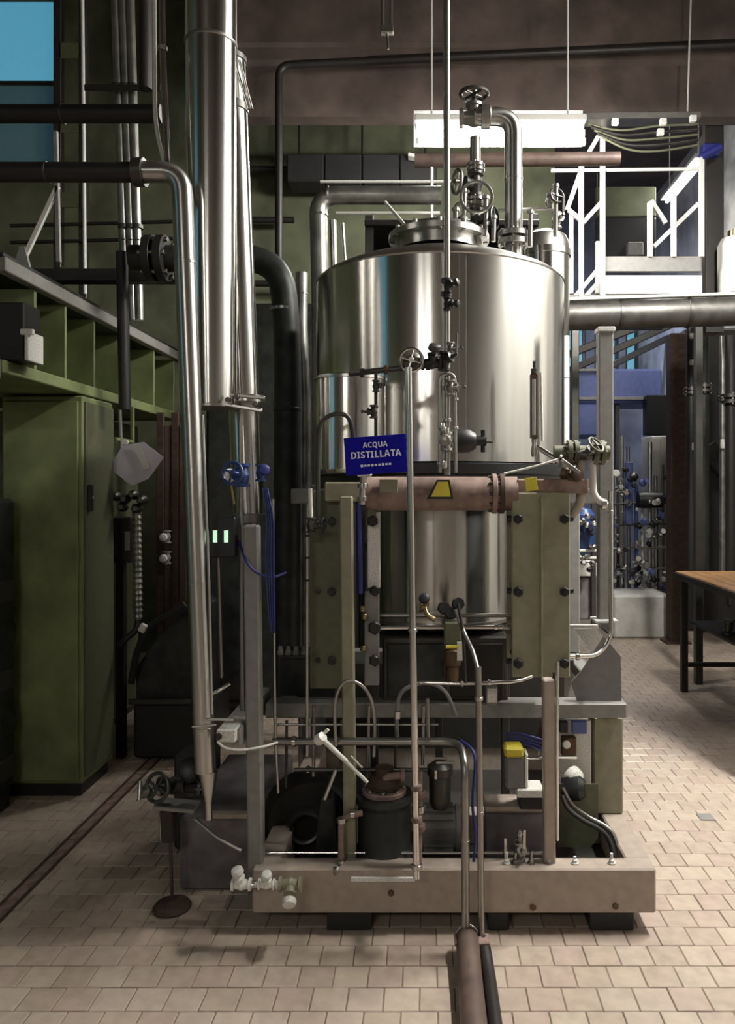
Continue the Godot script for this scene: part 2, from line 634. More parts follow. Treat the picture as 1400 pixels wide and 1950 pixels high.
# ---------------------------------------------------------------- the room
func wall_with_holes(called: String, axis: int, at: float, thick: float, a0: float, a1: float, y0: float, y1: float, holes: Array, m: Material) -> void:
	# axis 0: wall at x = at running along z; axis 2: wall at z = at running along x; holes [a0, a1, y0, y1]
	var mb := MB.new()
	holes.sort_custom(func(p, q): return p[0] < q[0])
	var cur := a0
	var strips := []
	for h in holes:
		strips.append([cur, h[0], y0, y1])
		strips.append([h[0], h[1], y0, h[2]])
		strips.append([h[0], h[1], h[3], y1])
		cur = h[1]
	strips.append([cur, a1, y0, y1])
	for s in strips:
		if s[1] - s[0] < 0.01 or s[3] - s[2] < 0.01:
			continue
		if axis == 0:
			mb.span(Vector3(at, s[2], s[0]), Vector3(at + thick, s[3], s[1]), 0.0)
		else:
			mb.span(Vector3(s[0], s[2], at), Vector3(s[1], s[3], at + thick), 0.0)
	struct(called, mb, m)


func window(n: int, axis: int, at: float, a0: float, a1: float, y0: float, y1: float, cols: int, rows: int, low_frost: bool) -> void:
	var t := Node3D.new()
	t.name = "window_%d" % n
	var q := func(a: float, y: float, o: float) -> Vector3: return Vector3(at + o, y, a) if axis == 0 else Vector3(a, y, at + o)
	t.position = q.call((a0 + a1) * 0.5, y0, 0.0)
	t.set_meta("kind", "structure")
	add_child(t)
	var fr := MB.new()
	for s in [[a0, a0 + 0.05, y0, y1], [a1 - 0.05, a1, y0, y1], [a0 + 0.05, a1 - 0.05, y0, y0 + 0.05], [a0 + 0.05, a1 - 0.05, y1 - 0.05, y1]]:
		fr.span(q.call(s[0], s[2], -0.03), q.call(s[1], s[3], 0.03), 0.004)
	part(t, "window_frame", fr, M.dark_steel)
	var w := (a1 - a0 - 0.1) / cols
	var h := (y1 - y0 - 0.1) / rows
	for c in range(1, cols):
		part(t, "glazing_bar", MB.new().span(q.call(a0 + 0.05 + w * c - 0.018, y0 + 0.05, -0.02), q.call(a0 + 0.05 + w * c + 0.018, y1 - 0.05, 0.02), 0.003), M.dark_steel)
	for r in range(1, rows):
		part(t, "glazing_bar", MB.new().span(q.call(a0 + 0.05, y0 + 0.05 + h * r - 0.018, -0.021), q.call(a1 - 0.05, y0 + 0.05 + h * r + 0.018, 0.021), 0.003), M.dark_steel)
	for c in cols:
		for r in rows:
			part(t, "pane", MB.new().span(q.call(a0 + 0.05 + w * c, y0 + 0.05 + h * r, -0.003), q.call(a0 + 0.05 + w * (c + 1), y0 + 0.05 + h * (r + 1), 0.003), 0.0), M.frosted if (low_frost and r == 0) else M.glass)


func room() -> void:
	var X0 := -4.6
	var X1 := 3.9
	var Z0 := 3.0
	var ZB := -7.5
	var ZE := -14.0
	var H := 6.6
	var XB := 1.25
	struct("ceiling", MB.new().span(Vector3(X0 - 0.3, H, Z0 + 0.3), Vector3(X1 + 0.3, H + 0.3, ZB - 0.25), 0.0).span(Vector3(XB - 0.25, H, ZB - 0.25), Vector3(X1 + 0.3, H + 0.3, ZE - 0.3), 0.0), M.ceiling)
	wall_with_holes("wall_left", 0, X0 - 0.3, 0.3, ZB - 0.25, Z0 + 0.3, -0.3, H, [[-0.9, 0.9, 0.9, 5.0]], M.wall_green)
	wall_with_holes("wall_right", 0, X1, 0.3, ZE - 0.3, Z0 + 0.3, -0.3, H, [], M.wall_pale)
	wall_with_holes("wall_front", 2, Z0, 0.3, X0, X1, -0.3, H, [], M.concrete_grey)
	wall_with_holes("wall_back", 2, ZB - 0.25, 0.25, X0, 1.25, -0.3, H, [[-4.4, -3.62, 4.72, 6.5]], M.wall_green)
	wall_with_holes("wall_bay", 0, XB - 0.25, 0.25, ZE - 0.3, ZB - 0.25, -0.3, H, [], M.wall_bay)
	wall_with_holes("wall_added", 0, 2.75, 0.12, -4.7, Z0, 0.0, 4.9, [], M.wall_pale)  # unseen pale partition added to give the tank a bright reflection
	wall_with_holes("wall_far", 2, ZE - 0.3, 0.3, XB, X1, -0.3, H, [[3.05, 3.5, 3.7, 4.55], [3.62, 3.86, 3.7, 4.55], [2.4, 2.9, 3.7, 4.55]], M.wall_bay)
	window(1, 0, X0 - 0.12, -0.9, 0.9, 0.9, 5.0, 3, 4, false)
	window(2, 2, ZB - 0.12, -4.4, -3.62, 4.72, 6.5, 1, 2, true)
	window(3, 2, ZE - 0.12, 3.05, 3.5, 3.7, 4.55, 1, 1, false)
	window(4, 2, ZE - 0.12, 3.62, 3.86, 3.7, 4.55, 1, 1, false)
	window(5, 2, ZE - 0.12, 2.4, 2.9, 3.7, 4.55, 1, 1, false)
	# unseen screen shaped like a door leaf, added to shade the floor by the bench
	var dl := struct("door_1", MB.new().span(Vector3(1.72, 0.02, -4.2), Vector3(2.72, 3.1, -4.25), 0.006), M.grey_paint)
	for y in [0.15, 1.55, 2.9]:
		part(dl, "screen_rail", MB.new().span(Vector3(1.74, y, -4.185), Vector3(2.7, y + 0.1, -4.2), 0.003), M.grey_paint)
	part(dl, "screen_handle", MB.new().tube(MB.bend([Vector3(1.8, 1.0, -4.2), Vector3(1.8, 1.0, -4.14), Vector3(1.8, 1.2, -4.14), Vector3(1.8, 1.2, -4.2)], 0.02), 0.009, 8), M.steel)
	# concrete girder across the hall with a stepped ledge
	var g := MB.new()
	g.prism(PackedVector2Array([Vector2(6.25, 4.62), Vector2(6.4, 4.62), Vector2(6.4, H), Vector2(6.19, H), Vector2(6.19, 5.19), Vector2(6.21, 5.16), Vector2(6.21, 5.06), Vector2(6.25, 5.03)]), Vector3(-1.72, 0, 0), Basis(Vector3(0, 0, -1), Vector3.UP, Vector3.RIGHT), X1 + 1.72)
	struct("trim_1", g, M.concrete)
	g = MB.new().span(Vector3(X0, 5.9, -3.0), Vector3(X1, H, -3.4), 0.02)
	struct("trim_2", g, M.concrete)


func floor_tiles() -> void:
	var slab := struct("floor", MB.new().span(Vector3(-4.9, -0.3, 3.3), Vector3(4.2, -0.004, -14.3), 0.0), M.grout)
	var pitch := 0.113
	var size := 0.109
	var meshes := []
	for k in 4:
		meshes.append(MB.new().box(Vector3(0, -0.0105, 0), Vector3(size, 0.021, size), 0.0022).mesh(Vector3.ZERO, M["tile_%d" % k]))
	var own := []
	var rest := [[], [], [], []]
	var z := 2.9
	var row := 0
	while z > -13.9:
		var x := -4.6 + (pitch * 0.5 if row % 2 else 0.0)
		while x < 3.9:
			var k: int = rng.randi_range(0, 3)
			var p := Vector3(x + pitch * 0.5, rng.randf_range(-0.0012, 0.0008), z)
			var tilt := Basis.from_euler(Vector3(rng.randf_range(-0.004, 0.004), rng.randf_range(-0.008, 0.008), rng.randf_range(-0.004, 0.004)))
			var d := -z
			var shown := false
			if d > 2.27:
				var px := 813.0 + p.x * F / d
				var py := 930.0 + EYE * F / d
				var under := p.x > -0.6 and p.x < 0.78 and d > 2.82
				shown = px > -20 and px < 1420 and py < 1965 and not under
				if p.x < -1.7 and d > 3.9 or (p.x < -0.68 and d > 3.05 and p.x > -1.0):
					shown = false
			if shown and own.size() < 298:
				own.append([p, tilt, k])
			else:
				rest[k].append(Transform3D(tilt, p))
			x += pitch
		z -= pitch
		row += 1
	for o in own:
		var mi := MeshInstance3D.new()
		mi.name = "tile"
		mi.mesh = meshes[o[2]]
		mi.transform = Transform3D(o[1], o[0] - slab.position)
		slab.add_child(mi, true)
	for k in 4:
		var mm := MultiMesh.new()
		mm.transform_format = MultiMesh.TRANSFORM_3D
		mm.mesh = meshes[k]
		mm.instance_count = rest[k].size()
		for i in rest[k].size():
			var tr: Transform3D = rest[k][i]
			tr.origin -= slab.position
			mm.set_instance_transform(i, tr)
		var mi := MultiMeshInstance3D.new()
		mi.name = "tile_field"
		mi.multimesh = mm
		mi.set_meta("kind", "stuff")
		slab.add_child(mi, true)


# ---------------------------------------------------------------- the main tank
const TC := Vector3(0.064, 0, -3.75)   # tank axis
const TR := 0.596

func tank() -> void:
	var t := thing("storage_tank", "large stainless steel cylindrical tank carried on the grey skid", "tank", Vector3(TC.x, 1.655, TC.z))
	var y0 := 1.712
	var y1 := 2.567
	part(t, "shell", MB.new().lathe(Vector3(TC.x, 0, TC.z), Vector3.UP, [V(TR, y0), V(TR, y1)], 96), M.tank_steel)
	part(t, "roof", MB.new().lathe(Vector3(TC.x, 0, TC.z), Vector3.UP, [V(TR, y1), V(TR + 0.004, y1 + 0.006), V(TR, y1 + 0.012), V(TR * 0.95, y1 + 0.035), V(TR * 0.8, y1 + 0.075), V(TR * 0.6, y1 + 0.115), V(TR * 0.35, y1 + 0.145), V(0, y1 + 0.155)], 64), M.steel)
	part(t, "base_ring", MB.new().lathe(Vector3(TC.x, 0, TC.z), Vector3.UP, [V(0, 1.655), V(TR - 0.01, 1.655), V(TR + 0.002, 1.662), V(TR + 0.002, 1.704), V(TR - 0.01, y0), V(TR - 0.012, y0)], 64), M.black)
	# lap seam along the front of the sheet, with rivets
	var seam := MB.new()
	var a := deg_to_rad(8)
	var d := Vector3(sin(a), 0, cos(a))
	seam.box(Vector3(TC.x, (y0 + y1) * 0.5, TC.z) + d * (TR + 0.0008), Vector3(0.03, y1 - y0 - 0.01, 0.002), 0.0008, Basis(Vector3.UP, a))
	part(t, "lap_seam", seam, M.steel)
	# small vessel standing in front of the tank on its left
	var c := P(668, 0, 3.1)
	c.y = 0
	var s := thing("small_vessel", "small stainless steel vessel with flat lid in front of the large tank", "tank", Vector3(c.x, 1.64, c.z))
	part(s, "shell", MB.new().lathe(c, Vector3.UP, [V(0, 1.66), V(0.13, 1.66), V(0.142, 1.675), V(0.142, 2.03)], 48), M.tank_steel)
	part(s, "lid", MB.new().lathe(c, Vector3.UP, [V(0.142, 2.03), V(0.147, 2.032), V(0.147, 2.042), V(0.14, 2.046), V(0, 2.05)], 48), M.steel)
	# vessel below
	c = Vector3(TC.x - 0.005, 0, -3.42)
	s = thing("process_vessel", "stainless steel vessel between the two bolted plates under the large tank", "tank", Vector3(c.x, 0.9, c.z))
	part(s, "shell", MB.new().lathe(c, Vector3.UP, [V(0.315, 1.05), V(0.315, 1.51)], 64), M.tank_steel)
	part(s, "lid", MB.new().lathe(c, Vector3.UP, [V(0.315, 1.51), V(0.325, 1.512), V(0.325, 1.53), V(0.2, 1.56), V(0, 1.57)], 48), M.steel)
	part(s, "bottom_ring", MB.new().lathe(c, Vector3.UP, [V(0, 0.99), V(0.2, 1.0), V(0.31, 1.03), V(0.325, 1.035), V(0.325, 1.05), V(0.315, 1.05)], 48), M.dull_steel)
	for k in 3:
		var q := Vector3(sin(PI / 2 + k * PI / 2), 0, cos(PI / 2 + k * PI / 2)) * 0.29
		part(s, "leg", MB.new().bar(Vector3(c.x + q.x, 0.098, c.z + q.z), Vector3(c.x + q.x, 1.03, c.z + q.z), 0.035, 0.035), M.dark_steel)


# ---------------------------------------------------------------- skid frame
func skid() -> void:
	var x0 := -0.627
	var x1 := 0.823
	var zf := -2.76
	var zb := -4.2
	var y0 := 0.075
	var y1 := 0.235
	var t := thing("skid_frame", "grey painted steel skid frame with posts standing on dark blocks", "frame", Vector3(0.1, 0, -3.45))
	part(t, "front_beam", MB.new().span(Vector3(x0, y0, zf), Vector3(x1, y1, zf - 0.085), 0.006), M.beige_paint)
	part(t, "rear_beam", MB.new().span(Vector3(x0, y0, zb), Vector3(x1, y1, zb + 0.085), 0.006), M.beige_paint)
	for x in [x0, x1 - 0.09]:
		part(t, "side_beam", MB.new().span(Vector3(x, y0, zf - 0.085), Vector3(x + 0.09, y1, zb + 0.085), 0.006), M.beige_paint)
	part(t, "cross_beam", MB.new().span(Vector3(x0 + 0.09, y0 + 0.02, -3.25), Vector3(x1 - 0.09, y1 - 0.01, -3.33), 0.006), M.beige_paint)
	part(t, "drip_pan", MB.new().span(Vector3(x0 + 0.09, y0 + 0.005, zf - 0.085), Vector3(x1 - 0.09, y0 + 0.02, zb + 0.085), 0.0), M.dark_steel)
	for x in [P(600, 0, 2.76).x + 0.12, P(950, 0, 2.76).x, P(1168, 0, 2.76).x]:
		for z in [zf - 0.08, zb + 0.1]:
			var w := 0.075 if x > 0.2 and x < 0.3 else 0.16
			part(t, "block", MB.new().span(Vector3(x - w * 0.5, 0.002, z + 0.06), Vector3(x + w * 0.5, y0, z - 0.06), 0.004), M.rubber)
	# small bolts in the front beam
	for q in [[1015, 1727], [1172, 1725], [745, 1700]]:
		part(t, "bolt", MB.new().disc(P(q[0], q[1], 2.76), Vector3(0, 0, 1), 0.012, 0.008, 0.002, 6), M.bronze_dark)
	# upright posts
	part(t, "post", MB.new().bar(P(489, 1662, 2.82), P(485, 1000, 2.82) + Vector3(-0.01, 0, 0), 0.055, 0.055, 0.006), M.grey_paint)
	part(t, "post", MB.new().bar(P(668, 1655, 2.88) , P(660, 945, 2.88), 0.046, 0.05, 0.005), M.olive_paint)
	part(t, "post", MB.new().bar(P(1046, 1650, 2.82), P(1044, 1292, 2.82), 0.042, 0.05, 0.005), M.beige_paint)
	part(t, "post", MB.new().span(Vector3(P(1128, 0, 3.25).x, y1, -3.22), Vector3(x1, P(0, 1366, 3.22).y, -3.34), 0.006), M.olive_paint)
	for x in [x0 + 0.005, x1 - 0.095]:
		part(t, "post", MB.new().span(Vector3(x, y1, zb + 0.0), Vector3(x + 0.09, 1.62, zb + 0.09), 0.006), M.grey_paint)
	part(t, "added_dark_sheet", MB.new().span(Vector3(x0 + 0.09, y1 - 0.02, zb + 0.09), Vector3(x1 - 0.09, 0.66, zb + 0.1), 0.002), M.dark_steel)  # dark sheet added to stand in for the shade behind the skid
	# mid-height beams
	part(t, "upper_beam", MB.new().span(Vector3(P(505, 0, 3.1).x, P(0, 1368, 3.1).y, -3.1), Vector3(P(1195, 0, 3.1).x, P(0, 1340, 3.1).y, -3.2), 0.005), M.grey_paint)
	part(t, "upper_beam", MB.new().span(Vector3(x0, 0.66, zb), Vector3(x1, 0.73, zb + 0.09), 0.005), M.grey_paint)
	for x in [-0.62, 0.74]:
		part(t, "upper_side_beam", MB.new().span(Vector3(x, 0.66, -3.2), Vector3(x + 0.07, 0.72, zb + 0.09), 0.005), M.grey_paint)
	# sloping gusset plate on the right
	var poly := PackedVector2Array()
	for q in [[1088, 1300], [1112, 1272], [1150, 1212], [1182, 1250], [1184, 1338], [1100, 1338]]:
		var w := P(q[0], q[1], 3.14)
		poly.append(Vector2(w.x, w.y))
	part(t, "gusset_plate", MB.new().prism(poly, Vector3(0, 0, -3.15), Basis.IDENTITY, 0.012), M.grey_metal_paint)
	# ring that carries the tank
	part(t, "tank_cradle", MB.new().lathe(Vector3(TC.x, 0, TC.z), Vector3.UP, [V(0.44, 1.60), V(0.585, 1.60), V(0.585, 1.655), V(0.44, 1.655)], 48), M.dark_steel)
	part(t, "cradle_beam", MB.new().span(Vector3(-0.62, 1.53, -3.5), Vector3(0.81, 1.6, -3.6), 0.005), M.grey_paint)
	part(t, "cradle_beam", MB.new().span(Vector3(-0.62, 1.53, -4.0), Vector3(0.81, 1.6, -4.1), 0.005), M.grey_paint)
	# loose channel bracket sticking out towards the aisle
	var b := thing("channel_bracket", "light grey steel channel bracket jutting out beside the long steam pipe", "bracket", Vector3(-0.7, 0.7, -3.0))
	part(b, "channel", MB.new().span(Vector3(-0.745, 0.70, -2.72), Vector3(-0.675, 0.748, -3.3), 0.006), M.white_paint)
	part(b, "web", MB.new().span(Vector3(-0.675, 0.68, -2.74), Vector3(-0.665, 0.742, -3.28), 0.002), M.grey_paint)
	part(b, "end_bolt", MB.new().disc(Vector3(-0.735, 0.724, -2.725), Vector3(0, 0, 1), 0.012, 0.02, 0.002, 6), M.black)


func plate(label: String, x0: float, x1: float, y0: float, y1: float, z: float, m: Material) -> Node3D:
	var t := thing("exchanger_plate", label, "heat exchanger", Vector3((x0 + x1) * 0.5, y0, z))
	part(t, "front_plate", MB.new().span(Vector3(x0, y0, z), Vector3(x1, y1, z - 0.022), 0.004), m)
	part(t, "rear_plate", MB.new().span(Vector3(x0, y0, z - 0.2), Vector3(x1, y1, z - 0.222), 0.004), m)
	for k in 14:   # pack of thin plates between the end plates
		part(t, "pack_plate", MB.new().span(Vector3(x0 + 0.03, y0 + 0.03, z - 0.03 - k * 0.012), Vector3(x1 - 0.03, y1 - 0.03, z - 0.036 - k * 0.012), 0.0), M.dull_steel)
	return t


func exchangers() -> void:
	var z := 2.92
	var a := P(975, 1290, z)
	var b := P(1086, 938, z)
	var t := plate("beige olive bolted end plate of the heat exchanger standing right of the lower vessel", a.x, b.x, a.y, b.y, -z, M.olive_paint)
	part(t, "stiffener", MB.new().span(P(1029, 1290, z), P(1034, 945, z) + Vector3(0, 0, 0.008), 0.002), M.olive_paint)
	for py in [988, 1126, 1262]:
		for px in [986, 1074]:
			var c := P(px, py, z)
			var o := Vector3(1, 0, 0) * (1 if px > 1000 else -1)
			var bt := part(t, "clamp_bolt", MB.new().tube([c + Vector3(0, 0, -0.21), c + Vector3(0, 0, 0.03)], 0.009, 8), M.black)
			part(bt, "nut", MB.new().disc(c + Vector3(0, 0, 0.002), Vector3(0, 0, 1), 0.019, 0.022, 0.003, 6), M.black)
			part(bt, "nut", MB.new().disc(c + o * 0.01 + Vector3(0, 0, -0.02), o, 0.012, 0.03, 0.003, 8), M.black)
	a = P(590, 1312, 2.95)
	b = P(652, 935, 2.95)
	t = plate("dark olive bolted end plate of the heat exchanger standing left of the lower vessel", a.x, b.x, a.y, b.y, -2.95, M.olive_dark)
	for py in [992, 1126, 1256]:
		for px in [606, 632]:
			var c := P(px, py, 2.95)
			var bt := part(t, "clamp_bolt", MB.new().tube([c + Vector3(0, 0, -0.21), c + Vector3(0, 0, 0.02)], 0.008, 8), M.black)
			part(bt, "nut", MB.new().disc(c + Vector3(0, 0, 0.002), Vector3(0, 0, 1), 0.016 if px > 620 else 0.009, 0.02, 0.003, 6), M.black)
	# narrow light plates right of the olive post, bolted to it
	var s := thing("clamp_strip", "pale strip of bolted clamp plates right of the olive post", "clamp", P(706, 1310, 2.98))
	part(s, "strip", MB.new().span(P(694, 1306, 2.98), P(722, 1125, 2.98) - Vector3(0, 0, 0.02), 0.003), M.grey_paint)
	part(s, "strip", MB.new().span(P(700, 1120, 2.98), P(724, 975, 2.98) - Vector3(0, 0, 0.02), 0.003), M.white_paint)
	for q in [[708, 992, 0.022], [712, 1124, 0.02], [712, 1194, 0.026], [712, 1256, 0.022]]:
		part(s, "black_nut", MB.new().disc(P(q[0], q[1], 2.97), Vector3(0.25, 0, 1), q[2], 0.03, 0.005, 6), M.black)
	for q in [[690, 1165], [694, 1180], [692, 1240]]:
		part(s, "brass_fitting", MB.new().disc(P(q[0], q[1], 2.95), Vector3(0, 1, 0), 0.012, 0.022, 0.003, 6), M.brass)
	var bl := MB.new().tube([P(683, 955, 2.93), P(686, 1130, 2.93)], 0.012, 12)
	one("blue_hose", "dark blue vertical hose between the olive post and the lower vessel", "hose", bl, M.blue_dark)


# ---------------------------------------------------------------- tall pipes in front of the skid
func front_pipes() -> void:
	var UPV := Vector3.UP
	pipe("feed_pipe", "thin bright steel pipe leaning in front of the blue sign down to the skid", [P(778, 700, 2.66), P(794, 1672, 2.66)], 0.0125, M.polished, 0.05, [[P(786, 1200, 2.66), UPV, "collar", M.steel], [P(793, 1500, 2.66), UPV, "nut", M.rust], [P(793, 1560, 2.66), UPV, "nut", M.rust], [P(794, 1650, 2.66), UPV, "nut", M.steel]])
	pipe("riser_pipe", "slim steel riser running up from the tank fittings to the ceiling", [P(852, 905, 2.82), P(849, -620, 2.82)], 0.0125, M.dull_steel, 0.05, [[P(851, 800, 2.82), UPV, "collar", M.steel], [P(851, 740, 2.82), UPV, "collar", M.dull_steel], [P(850, 560, 2.82), UPV, "nut", M.black], [P(850, 535, 2.82), UPV, "nut", M.black]])
	# two down pipes and what they feed along the floor
	var z := 2.64
	pipe("condensate_pipe", "grey pipe bending off the horizontal header down to the floor flange", [P(520, 1412, 2.9), P(875, 1412, 2.78), P(886, 1450, z), P(887, 1788, z)], 0.0145, M.dull_steel, 0.09, [[P(640, 1412, 2.86), Vector3.RIGHT, "collar", M.steel], [P(560, 1412, 2.89), Vector3.RIGHT, "collar", M.steel], [P(887, 1600, z), UPV, "band", M.steel]])
	pipe("drain_pipe", "slim grey pipe standing on the dark floor pipe, topped by a curved hose", [P(911, 1270, z), P(917, 1788, z)], 0.0115, M.dull_steel, 0.05, [[P(912, 1330, z), UPV, "collar", M.steel], [P(915, 1545, z), UPV, "band", M.steel]])
	hose("curved_hose", "grey hose curving down from a black knob onto the slim drain pipe", [P(868, 1160, 2.8), P(884, 1205, 2.78), P(900, 1240, 2.7), P(910, 1275, z)], 0.009, M.dull_steel)
	var y := 0.042
	pipe("floor_pipe", "brown grey lagged pipe lying on the tiles and running toward the viewer", [P(890, 1785, z) + Vector3(0, 0, 0), Vector3(P(890, 0, z).x - 0.002, y, -2.4), Vector3(P(890, 0, z).x, y, 0.5)], 0.04, M.pipe_brown, 0.04, [[P(890, 1786, z + 0.01), Vector3(0, 0.5, 1), "band", M.steel]])
	pipe("dark_floor_pipe", "narrow dark pipe lying on the tiles beside the lagged floor pipe", [P(917, 1790, z) + Vector3(0.005, 0, 0), Vector3(P(917, 0, z).x + 0.013, 0.026, -2.5), Vector3(P(917, 0, z).x + 0.016, 0.026, 0.5)], 0.022, M.dark_pipe, 0.06)
	var fl := MB.new()
	fl.box(P(899, 1790, 2.62), Vector3(0.12, 0.014, 0.06), 0.003)
	one("pipe_clamp", "rusty clamp plate holding the two floor pipes together", "clamp", fl, M.rust)
	# right side: square duct post and the thin pipe with a foot bend
	var t := thing("square_post", "tall pale grey square post right of the large tank", "post", Vector3(P(1151, 0, 3.35).x, 0, -3.35))
	part(t, "shaft", MB.new().bar(P(1152, 1180, 3.35), P(1152, 628, 3.35), S(27, 3.35), 0.06, 0.004), M.grey_paint)
	part(t, "cap_plate", MB.new().box(P(1152, 632, 3.35) + Vector3(0, 0.006, 0), Vector3(0.075, 0.02, 0.075), 0.003), M.white_paint)
	part(t, "foot_plate", MB.new().box(P(1150, 1180, 3.35), Vector3(0.1, 0.012, 0.1), 0.002), M.white_paint)
	pipe("sample_pipe", "thin steel pipe beside the square post with a bend back to the olive plate", [P(1163, 935, 3.1), P(1164, 1215, 3.1), P(1140, 1248, 3.06), P(1082, 1250, 2.98)], 0.0095, M.polished, 0.07, [[P(1163, 975, 3.1), UPV, "nut", M.steel], [P(1100, 1250, 3.0), Vector3.RIGHT, "nut", M.steel]])
	pipe("signal_conduit", "thin bright conduit along the right front post", [P(1062, 1260, 2.8), P(1061, 1420, 2.8), P(1062, 1600, 2.8)], 0.006, M.polished)
	pipe("black_conduit", "thin black conduit tight beside the right front post", [P(1055, 1280, 2.83), P(1055, 1625, 2.83)], 0.005, M.rubber)
	# white post by the tank on the right
	pipe("pale_post", "slim pale post behind the right edge of the large tank", [P(1077, 640, 4.4), Vector3(P(1077, 0, 4.4).x, 0.0, -4.4)], 0.022, M.white_paint, 0.05, [[P(1077, 720, 4.4), UPV, "band", M.steel]], "post")


# ---------------------------------------------------------------- tall lagged columns left of the tank
func left_columns() -> void:
	var UPV := Vector3.UP
	var z := 2.95
	var a := P(401, -420, z)
	var b := P(404, 776, z)
	var t := thing("lagged_column", "thick polished steel clad column ending above the clamp left of the tank", "column", b)
	part(t, "cladding", MB.new().tube([b, P(402, 86, z)], 0.094, 48), M.tank_steel)
	part(t, "upper_cladding", MB.new().tube([P(402, 84, z), a], 0.0965, 48), M.tank_steel)
	part(t, "seam_band", MB.new().disc(P(402, 88, z), UPV, 0.0985, 0.012, 0.002, 48), M.dull_steel)
	part(t, "end_ring", MB.new().disc(b - UPV * 0.004, UPV, 0.096, 0.012, 0.002, 48), M.steel)
	# second, capped column behind
	z = 3.12
	t = thing("capped_column", "grey steel column with a bracketed cap behind the polished clad column", "column", P(480, 1000, z))
	part(t, "shaft", MB.new().tube([P(475, 1000, z), P(437, 118, z)], 0.063, 36), M.tank_steel)
	part(t, "cap", MB.new().disc(P(437, 120, z), UPV, 0.068, 0.03, 0.006, 32), M.dark_steel)
	part(t, "cap_ring", MB.new().disc(P(441, 215, z), UPV, 0.068, 0.035, 0.004, 32), M.dark_steel)
	for k in 2:
		part(t, "stay", MB.new().tube([P(446 + k * 10, 115, z - 0.07), P(474 + k * 6, 208, z - 0.07)], 0.006, 8), M.steel)
	part(t, "end_clamp", MB.new().disc(P(475, 996, z), UPV, 0.068, 0.04, 0.004, 32), M.dull_steel)
	var c := thing("pipe_clamp", "steel strap clamp with bolts at the lower end of the polished clad column", "clamp", P(470, 775, 2.9))
	part(c, "strap", MB.new().disc(P(473, 768, 3.05), Vector3(0.02, 1, 0), 0.066, 0.03, 0.003, 28), M.steel)
	part(c, "bar", MB.new().bar(P(428, 770, 2.86), P(500, 782, 2.86), 0.014, 0.02, 0.003), M.steel)
	part(c, "bar", MB.new().bar(P(440, 752, 2.86), P(505, 758, 2.86), 0.012, 0.02, 0.003), M.dull_steel)
	for q in [[436, 762], [452, 756], [488, 770]]:
		part(c, "bolt", MB.new().disc(P(q[0], q[1], 2.84), Vector3(0, 0, 1), 0.011, 0.02, 0.002, 6), M.dark_steel)
	# cable loop on the capped column
	hose("cable_loop", "thin dark cable looping down the capped column", [P(430, 455, 3.0), P(445, 480, 3.0), P(450, 520, 3.0), P(446, 560, 3.0), P(450, 640, 3.02), P(452, 745, 3.02)], 0.005, M.rubber, "cable")
	one("cable_gland", "small chain of steel fittings on the capped column", "fitting", MB.new().tube([P(441, 480, 2.97), P(441, 550, 2.97)], 0.009, 10), M.steel)
	# long steam pipe: comes in from the left, bends down, leans to the floor valve
	z = 2.78
	pipe("steam_pipe", "long stainless pipe with a big elbow leaning down in front of the clad column", [P(262, 328, z), P(346, 328, z), P(391, 1468, z)], 0.038, M.steel, 0.16, [[P(266, 328, z), Vector3.RIGHT, "collar", M.dark_steel], [P(353, 500, z), UPV, "band", M.steel], [P(377, 1110, z), UPV, "band", M.steel], [P(388, 1385, z), UPV, "band", M.steel]])
	pipe("dull_inlet_pipe", "dull dark pipe joining the stainless elbow from the left", [P(-120, 328, z), P(262, 328, z)], 0.036, M.dark_pipe, 0.05, [[P(90, 328, z), Vector3.RIGHT, "band", M.dark_steel]])
	one("pipe_reducer", "conical reducer at the foot of the long stainless steam pipe", "fitting", MB.new().lathe(P(398, 1560, z), Vector3(-0.02, 1, 0), [V(0, 0), V(0.013, 0), V(0.013, 0.06), V(0.036, 0.175), V(0, 0.176)], 20), M.steel)
	pipe("overhead_pipe", "dark horizontal pipe crossing below the blue window", [P(-120, 217, 3.1), P(308, 217, 3.1)], S(17, 3.1), M.dark_pipe, 0.05, [[P(120, 217, 3.1), Vector3.RIGHT, "band", M.dark_steel]])
	pipe("blue_tinted_pipe", "slim polished pipe leaning left of the clad column", [P(308, -300, 2.9), P(309, 100, 2.9), P(320, 330, 2.85), P(352, 380, 2.83)], 0.012, M.polished, 0.15, [[P(309, 92, 2.9), UPV, "nut", M.steel]])
	pipe("white_conduit", "thin pale conduit bending into the steam pipe elbow", [P(293, -300, 3.0), P(295, 240, 3.0), P(318, 330, 2.95)], 0.008, M.white_paint, 0.1)
	pipe("flat_duct", "dark flat duct standing behind the slim polished pipe", [P(275, -300, 3.6), P(277, 170, 3.6)], 0.03, M.dark_pipe)
	# thin pipes between steam pipe and post
	pipe("tracer_pipe", "thin green tinted tracer pipe along the steam pipe", [P(386, 790, 2.72), P(398, 1100, 2.72), P(404, 1360, 2.72)], 0.0055, M.steel)
	pipe("grey_down_pipe", "slim grey pipe going down behind the indicator box", [P(458, 800, 2.95), P(462, 1400, 2.95)], 0.009, M.dull_steel)
	pipe("drop_tube", "slim grey pipe beside the blue tubing bundle", [P(416, 1060, 2.85), P(422, 1290, 2.85)], 0.008, M.dull_steel)
	pipe("corner_down_pipe", "thin steel pipe from the indicator box past the grey post", [P(520, 950, 2.9), P(524, 1400, 2.9), P(530, 1510, 2.9)], 0.006, M.steel)
	pipe("thin_riser", "thin steel riser beside the dark olive plate", [P(585, 1005, 2.88), P(585, 1440, 2.88)], 0.006, M.steel, 0.05, [[P(585, 1020, 2.88), UPV, "nut", M.black], [P(585, 1062, 2.88), UPV, "nut", M.black], [P(585, 1105, 2.88), UPV, "nut", M.black]])
